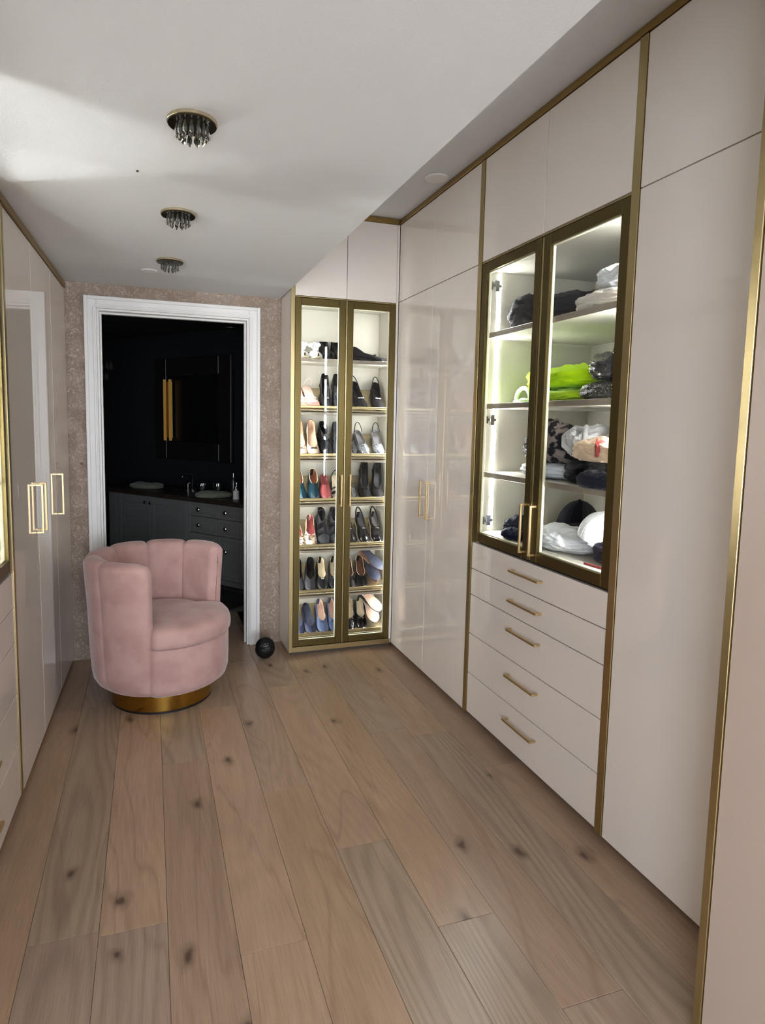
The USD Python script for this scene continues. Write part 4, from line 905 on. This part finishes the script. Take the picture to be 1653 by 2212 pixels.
def shoe_parts(toe='round', L=0.235, W=0.077, heel=0.012, back=0.055, mid=0.036, vamp=0.040, throat=0.60, upper='black', lining='tan', sole='black', trim=None, open_toe=False, bow=None, strap=None, buckle=None, shell=True, heel_w=1.0):
    w = prof(toe) * W / 2
    sm = np.clip((0.66 - ST) / 0.46, 0, 1); zs = heel * (sm * sm * (3 - 2 * sm)) + 0.004 + 0.006 * np.clip((ST - 0.85) / 0.15, 0, 1) ** 2
    y = ST * L
    parts = []
    def ring(off, lower=0.0, h_off=0.0):
        secs = []
        for k, s in enumerate(ST):
            h = np.interp(s, [0, 0.10, 0.34, throat - 0.06, throat, 0.85, 1.0], [back, back * 0.98, mid, (mid + vamp) / 2, vamp, vamp * 0.72, vamp * 0.45]) + h_off
            ww = max(w[k] - off, 0.001)
            q = np.clip((throat - s) / 0.16, 0, 1) ** 0.5
            g = ww * 0.90 * q
            P = np.array([(0, lower), (0.60 * ww, lower), (0.96 * ww, lower + 0.003), (1.02 * ww, 0.40 * h), (g + (0.96 * ww - g) * 0.62, (0.86 if q < 0.95 else 0.8) * h), (g, h)])
            t = np.linspace(0, 5, 13); x = np.interp(t, range(6), P[:, 0]); z = np.interp(t, range(6), P[:, 1])
            x[1:-1] = 0.25 * x[:-2] + 0.5 * x[1:-1] + 0.25 * x[2:]; z[1:-1] = 0.25 * z[:-2] + 0.5 * z[1:-1] + 0.25 * z[2:]
            full = [(-a, y[k], zs[k] + b) for a, b in zip(x[::-1], z[::-1])] + [(a, y[k], zs[k] + b) for a, b in zip(x[1:], z[1:])]
            secs.append(full)
        return np.array(secs)
    if shell:
        o = ring(0.0); i = ring(0.0022, 0.0025, -0.0008)
        nu, nv = o.shape[:2]
        Vo = o.reshape(-1, 3); fo = grid_faces(nu, nv)
        rim = np.concatenate([o[:, :1], i[:, :1]], 1).reshape(-1, 3); fr = grid_faces(nu, 2)
        rim2 = np.concatenate([i[:, -1:], o[:, -1:]], 1).reshape(-1, 3)
        cap = np.concatenate([o[0][None], i[0][None]], 0).reshape(-1, 3)
        back_o = np.vstack([o[0], o[0].mean(0)]); back_i = back_o + np.array([0, 0.0022, 0]); nb = len(o[0])
        fan = np.array([[nb, j, (j + 1) % nb] for j in range(nb)])
        parts.append(('upper', cat((Vo, fo[:, ::-1]), (rim, fr), (rim2, fr), (cap, grid_faces(2, nv)), (back_o, fan), (back_i, fan[:, ::-1])), 'leather_' + upper))
        parts.append(('lining', cat((i.reshape(-1, 3), fo)), 'leather_' + lining))
        if trim:
            e = o[:, 0]; e2 = o[:, -1]; kk = ST < throat - 0.005
            path = np.vstack([e[kk][::-1], e2[kk]]); parts.append(('piping', tube(path, 0.0030 if trim == 'black' and back < 0.03 else 0.0016, 6, False), 'leather_' + trim))
    else:
        top = []
        for k in range(len(ST)):
            top.append([(-w[k], y[k], zs[k] + 0.001), (-w[k] * 0.5, y[k], zs[k] + 0.004), (0, y[k], zs[k] + 0.0045), (w[k] * 0.5, y[k], zs[k] + 0.004), (w[k], y[k], zs[k] + 0.001)])
        parts.append(('insole', cat((np.array(top).reshape(-1, 3), grid_faces(len(ST), 5))), 'leather_' + lining))
    a = []
    for k in range(len(ST)):
        ww = w[k] * 1.03 + 0.0008
        a.append([(-ww, y[k], zs[k] + 0.0015), (ww, y[k], zs[k] + 0.0015), (ww, y[k], zs[k] - 0.003), (-ww, y[k], zs[k] - 0.003)])
    a = np.array(a); n = len(ST)
    f = grid_faces(n, 4, True)
    parts.append(('sole', cat((a.reshape(-1, 3), np.vstack([f, [[0, 1, 2, 3]], [[4 * n - 1, 4 * n - 2, 4 * n - 3, 4 * n - 4]]]))), 'leather_' + sole))
    if heel > 0.008:
        hs = []
        for q in np.linspace(0, 1, 6):
            k = (0.5 if heel > 0.04 else 0.92) + ((1 - (0.5 if heel > 0.04 else 0.92)) * (1 - q) ** 1.5)
            cy = L * (0.10 if heel < 0.04 else 0.085)
            hs.append([(W * 0.30 * k * heel_w * math.cos(t), cy + (L * 0.085) * k * math.sin(t), (heel + 0.003) * (1 - q)) for t in np.linspace(0, 2 * np.pi, 16, endpoint=False)])
        hs = np.array(hs)
        parts.append(('heel', cat((hs.reshape(-1, 3), grid_faces(6, 16, True)[:, ::-1]), (hs[-1], np.array([[0, j + 1, j] for j in range(1, 15)]))), 'leather_' + sole))
    def band(s, wd, h, m, name='strap', arch=1.0):
        k = np.interp(s, ST, w); z0 = np.interp(s, ST, zs); th = np.linspace(0, np.pi, 15)
        V = []
        for dy in (-wd / 2, wd / 2):
            for rr in (1.0, 0.93): V.append(np.stack([k * 1.02 * rr * np.cos(th), 0 * th + s * L + dy + 0.012 * np.sin(th) * arch, z0 + h * rr * np.sin(th) ** 0.75], 1))
        V = np.array([V[0], V[2], V[3], V[1]]).transpose(1, 0, 2)
        parts.append((name, cat((V.reshape(-1, 3), grid_faces(15, 4, True))), 'leather_' + m))
    def loop(s, h, r, m, lean=0.0, flat=None):
        k = np.interp(s, ST, w); z0 = np.interp(s, ST, zs); th = np.linspace(0, np.pi, 21)
        P = np.stack([k * 0.95 * np.cos(th), s * L + lean * np.sin(th), z0 + 0.02 + h * np.sin(th)], 1)
        parts.append(('strap', tube(P, r, 8), 'leather_' + m))
    if strap:
        for st in strap:
            if st[0] == 'band': band(*st[1:])
            else: loop(*st[1:])
    if bow:
        s, z0 = throat + 0.04, np.interp(throat + 0.04, ST, zs) + vamp
        parts.append(('bow', cat(ellipsoid((-0.011, s * L, z0 + 0.002), (0.011, 0.006, 0.005), 1), ellipsoid((0.011, s * L, z0 + 0.002), (0.011, 0.006, 0.005), 1), ellipsoid((0, s * L, z0 + 0.003), (0.004, 0.005, 0.005), 1)), 'leather_' + bow))
    if buckle:
        s, z0 = throat + 0.03, np.interp(throat + 0.03, ST, zs) + vamp
        parts.append(('buckle', cat(box(-0.010, 0.010, s * L - 0.006, s * L + 0.006, z0 - 0.001, z0 + 0.003, 0.001), box(-0.014, -0.011, s * L - 0.003, s * L + 0.003, z0 - 0.003, z0 + 0.002, 0.001)), 'chrome'))
    return parts

def ruffle(L, W, seed):
    rnd = random.Random(seed); ms = []
    for k in range(16):
        a = rnd.uniform(0, 2 * math.pi); r = rnd.uniform(0, 0.030)
        e = trimesh.creation.icosphere(1, 1.0); v = e.vertices * np.array([0.017, 0.005, 0.015]); 
        ms.append(moved((v, e.faces), (r * math.cos(a), L * 0.58 + 0.8 * r * math.sin(a), 0.066 + rnd.uniform(0, 0.026)), RZ(rnd.uniform(0, 3.1)) @ RX(rnd.uniform(-0.5, 0.5))))
    return cat(*ms)

KINDS = {
    'white_slide': dict(L=0.222, toe='round', upper='white', lining='cream', sole='cream', heel=0.024, back=0.026, mid=0.018, vamp=0.056, throat=0.58, trim='black', ruffle=True, W=0.080, cat='shoe'),
    'black_loafer': dict(L=0.222, toe='round', upper='suede', lining='black', sole='black', heel=0.026, back=0.098, mid=0.086, vamp=0.068, throat=0.46, cat='shoe'),
    'black_pointed_flat': dict(toe='point', upper='suede', lining='black', sole='black', heel=0.014, back=0.066, mid=0.034, vamp=0.034, throat=0.62, bow='black', cat='shoe'),
    'pink_sandal': dict(toe='round', shell=False, upper='pink', lining='pink', sole='pink', heel=0.020, strap=[('band', 0.80, 0.022, 0.034, 'pink'), ('band', 0.66, 0.014, 0.042, 'white'), ('loop', 0.12, 0.062, 0.002, 'pink', 0.02)], cat='sandal'),
    'black_bow_pump': dict(toe='almond', upper='black', lining='black', sole='black', heel=0.045, back=0.070, mid=0.040, vamp=0.034, throat=0.66, buckle=True, cat='shoe'),
    'black_strappy_sandal': dict(toe='round', upper='suede', lining='black', sole='black', heel=0.020, back=0.048, mid=0.030, vamp=0.036, throat=0.62, strap=[('loop', 0.34, 0.060, 0.0028, 'black', -0.10)], bow='silver', cat='sandal'),
    'nude_pump': dict(toe='almond', upper='nude', lining='tan', sole='tan', heel=0.050, back=0.062, mid=0.030, vamp=0.026, throat=0.74, trim='brown', bow='lace', cat='shoe'),
    'black_oxford': dict(toe='round', upper='black', lining='black', sole='black', heel=0.026, back=0.078, mid=0.060, vamp=0.056, throat=0.42, strap=[('band', 0.48, 0.022, 0.064, 'black')], buckle=True, cat='shoe'),
    'silver_slingback': dict(toe='point', upper='silver', lining='grey', sole='grey', heel=0.030, back=0.014, mid=0.012, vamp=0.036, throat=0.62, strap=[('loop', 0.16, 0.046, 0.0024, 'black', -0.045)], cat='shoe'),
    'glitter_flat': dict(toe='point', upper='glitter', lining='grey', sole='black', heel=0.012, cat='shoe'),
    'teal_loafer': dict(toe='round', upper='teal', lining='rust', sole='teal', heel=0.020, back=0.050, mid=0.044, vamp=0.048, throat=0.56, trim='cream', cat='shoe'),
    'red_mule': dict(toe='round', upper='red', lining='red', sole='black', heel=0.012, back=0.014, mid=0.014, vamp=0.042, throat=0.56, cat='shoe'),
    'black_jewel_sandal': dict(toe='round', shell=False, upper='black', lining='cream', sole='black', heel=0.016, strap=[('band', 0.78, 0.026, 0.034, 'black'), ('band', 0.62, 0.014, 0.044, 'glitter'), ('loop', 0.12, 0.060, 0.0026, 'black', 0.02)], cat='sandal'),
    'black_suede_pump': dict(toe='almond', upper='suede', lining='charcoal', sole='black', heel=0.070, back=0.066, mid=0.040, vamp=0.034, throat=0.66, bow='suede', cat='shoe'),
    'leopard_toe_flat': dict(toe='almond', upper='leopard', lining='red', sole='cream', heel=0.010, back=0.052, mid=0.032, vamp=0.028, throat=0.68, bow='brown', cat='shoe'),
    'black_strap_boot': dict(toe='round', upper='charcoal', lining='black', sole='black', heel=0.028, back=0.092, mid=0.076, vamp=0.064, throat=0.40, strap=[('band', 0.46, 0.030, 0.074, 'black'), ('band', 0.66, 0.022, 0.060, 'black'), ('loop', 0.08, 0.085, 0.005, 'black', 0.02)], buckle=True, cat='shoe'),
    'black_mary_jane': dict(toe='round', upper='patent', lining='grey', sole='cream', heel=0.020, back=0.050, mid=0.040, vamp=0.050, throat=0.56, strap=[('loop', 0.34, 0.050, 0.0046, 'black', -0.11)], buckle=True, W=0.080, cat='shoe'),
    'black_flat': dict(toe='round', upper='charcoal', lining='black', sole='black', heel=0.012, back=0.058, mid=0.040, vamp=0.034, throat=0.66, trim='black', cat='shoe'),
    'black_buckle_flat': dict(toe='round', upper='black', lining='cream', sole='black', heel=0.012, back=0.056, mid=0.036, vamp=0.036, throat=0.66, buckle=True, cat='shoe'),
    'brown_ruffle_flat': dict(toe='round', upper='black', lining='brown', sole='brown', heel=0.012, back=0.054, mid=0.034, vamp=0.034, throat=0.66, trim='tan', bow='black', cat='shoe'),
    'slate_sole_flat': dict(toe='round', upper='brown', lining='brown', sole='slate', heel=0.010, back=0.050, mid=0.034, vamp=0.034, throat=0.66, trim='nude', cat='shoe'),
    'navy_slipper': dict(toe='almond', upper='navy', lining='slate', sole='navy', heel=0.010, back=0.024, mid=0.020, vamp=0.026, throat=0.78, cat='shoe'),
    'blue_flat': dict(toe='round', upper='denim', lining='nude', sole='navy', heel=0.012, back=0.052, mid=0.036, vamp=0.034, throat=0.66, bow='denim', cat='shoe'),
    'dark_lace_flat': dict(toe='almond', upper='patent', lining='cream', sole='black', heel=0.012, back=0.056, mid=0.034, vamp=0.034, throat=0.66, bow='lace', trim='grey', cat='shoe'),
    'tan_sole_flat': dict(toe='round', upper='charcoal', lining='nude', sole='nude', heel=0.012, back=0.050, mid=0.034, vamp=0.034, throat=0.66, cat='shoe'),
}
FIRST = {}
def put_shoe(kind, label, group, x, row, yaw=0.0, flip=False, side=0.0, push=0.0, lift=0.0, tilt=None, y_at=None):
    """row 0: the level top shelf; rows 1-6: sloping shelves from the top down. Toes towards the glass."""
    k = dict(KINDS[kind]); catg = k.pop('cat'); ruf = k.pop('ruffle', False)
    L = k.get('L', 0.235)
    a = 0.0 if row == 0 else SLOPE
    if tilt is not None: a = tilt
    base = np.array([x, YF + 0.004, 1.7968]) if row == 0 else np.array([x, YF + 0.010 + (0.0 if not lift else 0), SHELF_Z[row - 1] + 0.0045])
    up = np.array([0, -math.sin(a), math.cos(a)]); along = np.array([0, math.cos(a), math.sin(a)])
    R = RX(a) @ RZ(math.pi + yaw)
    toe = base + along * (push + 0.5 * k.get('W', 0.072) * abs(math.sin(yaw)) * 0.6) + up * (0.0005 + lift)
    if flip:
        R = RX(a) @ RZ(math.pi + yaw) @ RY(math.pi + side)
        toe = toe + up * 0.060
    elif side:
        R = R @ RY(side)
    org = toe - R @ np.array([0, L, 0])
    if y_at is not None: org = np.array([x, y_at, 1.7968 + 0.0005]); 
    if kind in FIRST:
        return copy_of(FIRST[kind], label, org, R, group)
    t = FIRST[kind] = thing(kind, label, catg, org, R, group)
    ps = shoe_parts(**k)
    if ruf: ps.append(('ruffle', ruffle(L, 0.07, 4), 'leather_white'))
    for n, m, mt in ps: obj(n, m, mt, t, smooth=45)
    return t

def build_shoes():
    # x positions: left compartment 0.842 .. 1.072 in view, right compartment 1.160 .. 1.392
    R = [
        ('white_slide', 0.872, 0, 0.0, {}, 'left white slide with ruffled flowers on the top shoe shelf', 'ruffled white slides'),
        ('white_slide', 0.955, 0, 0.03, {}, 'right white slide with ruffled flowers on the top shoe shelf', 'ruffled white slides'),
        ('black_loafer', 1.034, 0, 0.0, {}, 'left black suede loafer on the top shoe shelf beside the white slides', 'black loafers on the top shelf'),
        ('black_loafer', 1.108, 0, 0.0, {}, 'right black suede loafer on the top shoe shelf, half hidden by the door frame', 'black loafers on the top shelf'),
        ('pink_sandal', 0.860, 1, 0.0, {}, 'left pink strappy sandal on the second shoe shelf', 'pink sandals'),
        ('pink_sandal', 0.938, 1, 0.06, {}, 'right pink strappy sandal on the second shoe shelf', 'pink sandals'),
        ('black_bow_pump', 1.018, 1, -0.05, {}, 'left black pump with a chrome clasp on the second shoe shelf', 'black pumps with clasps'),
        ('black_bow_pump', 1.094, 1, -0.05, {}, 'right black pump with a chrome clasp, half hidden by the door frame', 'black pumps with clasps'),
        ('black_strappy_sandal', 1.250, 1, 0.10, {}, 'left black sandal with a high ankle loop on the second shoe shelf', 'black looped sandals'),
        ('black_strappy_sandal', 1.346, 1, -0.12, {}, 'right black sandal with a high ankle loop on the second shoe shelf', 'black looped sandals'),
        ('nude_pump', 0.866, 2, 0.0, {}, 'left nude pump with dark lace toe on the third shoe shelf', 'nude pumps'),
        ('nude_pump', 0.940, 2, -0.03, {}, 'right nude pump with dark lace toe on the third shoe shelf', 'nude pumps'),
        ('black_oxford', 1.030, 2, 0.05, {}, 'left black buckled shoe beside the nude pumps', 'black buckled shoes'),
        ('black_oxford', 1.105, 2, 0.0, {}, 'right black buckled shoe beside the nude pumps, half behind the frame', 'black buckled shoes'),
        ('glitter_flat', 1.186, 2, 0.0, {}, 'dark glitter flat beside the silver slingbacks', None),
        ('silver_slingback', 1.274, 2, 0.07, {}, 'left silver slingback on the third shoe shelf', 'silver slingbacks'),
        ('silver_slingback', 1.364, 2, -0.07, {}, 'right silver slingback on the third shoe shelf', 'silver slingbacks'),
        ('teal_loafer', 0.866, 3, 0.0, {}, 'left teal loafer with rust lining on the fourth shoe shelf', 'teal loafers'),
        ('teal_loafer', 0.944, 3, -0.10, {}, 'right teal loafer with rust lining on the fourth shoe shelf', 'teal loafers'),
        ('red_mule', 1.018, 3, -0.12, {}, 'red mule between the teal loafers and the jewelled sandals', None),
        ('black_jewel_sandal', 1.092, 3, -0.12, {}, 'black jewelled sandal half hidden by the door frame on the fourth shoe shelf', None),
        ('glitter_flat', 1.186, 3, 0.0, {}, 'dark glitter flat beside the black suede pumps', None),
        ('black_suede_pump', 1.272, 3, -0.10, {}, 'left black suede high pump on the fourth shoe shelf', 'black suede pumps'),
        ('black_suede_pump', 1.358, 3, -0.12, {}, 'right black suede high pump on the fourth shoe shelf', 'black suede pumps'),
        ('leopard_toe_flat', 0.856, 4, 0.0, {}, 'left red lined flat with spotted toe on the fifth shoe shelf', 'red lined spotted flats'),
        ('leopard_toe_flat', 0.926, 4, -0.12, {}, 'right red lined flat with spotted toe on the fifth shoe shelf', 'red lined spotted flats'),
        ('black_strap_boot', 1.014, 4, 0.0, {}, 'left black strapped ankle boot on the fifth shoe shelf', 'black strapped ankle boots'),
        ('black_strap_boot', 1.092, 4, 0.0, {}, 'right black strapped ankle boot, half hidden by the door frame', 'black strapped ankle boots'),
        ('black_mary_jane', 1.193, 4, 0.05, {}, 'leftmost patent black strap shoe on the fifth shoe shelf, half behind the frame', 'patent black strap shoes'),
        ('black_mary_jane', 1.278, 4, 0.0, {}, 'middle patent black strap shoe on the fifth shoe shelf', 'patent black strap shoes'),
        ('black_mary_jane', 1.364, 4, -0.06, {}, 'rightmost patent black strap shoe on the fifth shoe shelf', 'patent black strap shoes'),
        ('black_flat', 0.850, 5, -0.10, {}, 'left charcoal flat at the left end of the sixth shoe shelf', 'charcoal flats'),
        ('black_flat', 0.922, 5, -0.16, {}, 'right charcoal flat at the left of the sixth shoe shelf', 'charcoal flats'),
        ('black_buckle_flat', 1.003, 5, -0.10, {}, 'left black flat with cream lining and small buckle', 'black flats with cream lining'),
        ('black_buckle_flat', 1.082, 5, -0.12, {}, 'right black flat with cream lining and small buckle, behind the frame', 'black flats with cream lining'),
        ('brown_ruffle_flat', 1.188, 5, -0.06, {}, 'left brown lined flat with a black bow on the sixth shoe shelf', 'brown lined flats'),
        ('brown_ruffle_flat', 1.262, 5, -0.10, {}, 'right brown lined flat with a black bow on the sixth shoe shelf', 'brown lined flats'),
        ('slate_sole_flat', 1.350, 5, 0.05, dict(flip=True, push=0.02), 'overturned flat with slate blue sole showing, leaning at the back', 'overturned slate soled flats'),
        ('slate_sole_flat', 1.380, 5, 0.30, dict(flip=True, lift=0.062, push=0.048), 'overturned flat with slate blue sole showing, lying in front', 'overturned slate soled flats'),
        ('navy_slipper', 0.860, 6, 0.0, {}, 'left navy slipper at the left end of the bottom shoe shelf', 'navy slippers'),
        ('navy_slipper', 0.934, 6, 0.0, {}, 'right navy slipper on the bottom shoe shelf', 'navy slippers'),
        ('blue_flat', 1.014, 6, -0.02, {}, 'left blue flat with nude lining on the bottom shoe shelf', 'blue flats with nude lining'),
        ('blue_flat', 1.090, 6, -0.02, {}, 'right blue flat with nude lining on the bottom shoe shelf', 'blue flats with nude lining'),
        ('dark_lace_flat', 1.190, 6, -0.12, {}, 'left black flat with cream lining and lace bow on the bottom shoe shelf', 'black flats with lace bows'),
        ('dark_lace_flat', 1.264, 6, -0.12, {}, 'right black flat with cream lining and lace bow on the bottom shoe shelf', 'black flats with lace bows'),
        ('tan_sole_flat', 1.346, 6, 0.0, dict(flip=True, push=0.02), 'overturned flat with nude sole showing, leaning at the back of the bottom shelf', 'overturned nude soled flats'),
        ('tan_sole_flat', 1.374, 6, 0.30, dict(flip=True, lift=0.062, push=0.048), 'overturned flat with nude sole showing, in front on the bottom shelf', 'overturned nude soled flats'),
    ]
    for kind, x, row, yaw, kw, label, grp in R:
        put_shoe(kind, label, grp, x, row, yaw, **kw)
    # the pointed flats lie sideways on the top shelf
    put_shoe('black_pointed_flat', 'black pointed flat lying sideways in front on the top shoe shelf', 'black pointed flats', 1.165, 0, yaw=math.pi / 2, y_at=3.688)
    put_shoe('black_pointed_flat', 'black pointed flat lying sideways behind its twin on the top shoe shelf', 'black pointed flats', 1.140, 0, yaw=math.pi / 2, y_at=3.775)
build_shoes()

# ------------------------------------------------------------------ black ball shaped thing on the floor by the door casing
def build_ball():
    t = thing('black_speaker', 'small round black object with faint white print on the floor beside the door casing', 'speaker', (0.640, 3.640, 0))
    m = trimesh.creation.icosphere(4, 1.0); v = np.array(m.vertices)
    r = 1 + 0.05 * (meshkit.fbm(v * 1.8 + 4, 3, 5) - 0.5) * 2 - 0.05 * np.exp(-((v[:, 2] - 0.15) / 0.10) ** 2)
    q = v * r[:, None] * np.array([0.060, 0.055, 0.064]); q[:, 2] = np.maximum(q[:, 2] + 0.064, 0.0)
    obj('body', trimesh.Trimesh(q, m.faces, process=False), 'black_gloss', t, smooth=True)
    dots = []
    for (a, z, s) in ((-0.05, 0.104, 0.0022), (0.28, 0.104, 0.0022), (-0.22, 0.092, 0.0014), (-0.12, 0.091, 0.0022), (0.0, 0.092, 0.0026), (0.12, 0.093, 0.0022), (0.25, 0.094, 0.0018), (0.02, 0.079, 0.0020), (0.18, 0.079, 0.0018), (0.36, 0.080, 0.0026)):
        az = -math.pi / 2 + a * 0.9 - 0.1
        d = np.array([math.cos(az), math.sin(az)]); zz = (z - 0.064) / 0.068
        rr = math.sqrt(max(0, 1 - zz * zz))
        dots.append(ellipsoid((d[0] * 0.0605 * rr, d[1] * 0.0585 * rr, z), (s, s, s * 0.8), 1))
    obj('print', cat(*dots), 'print_white', t)
build_ball()
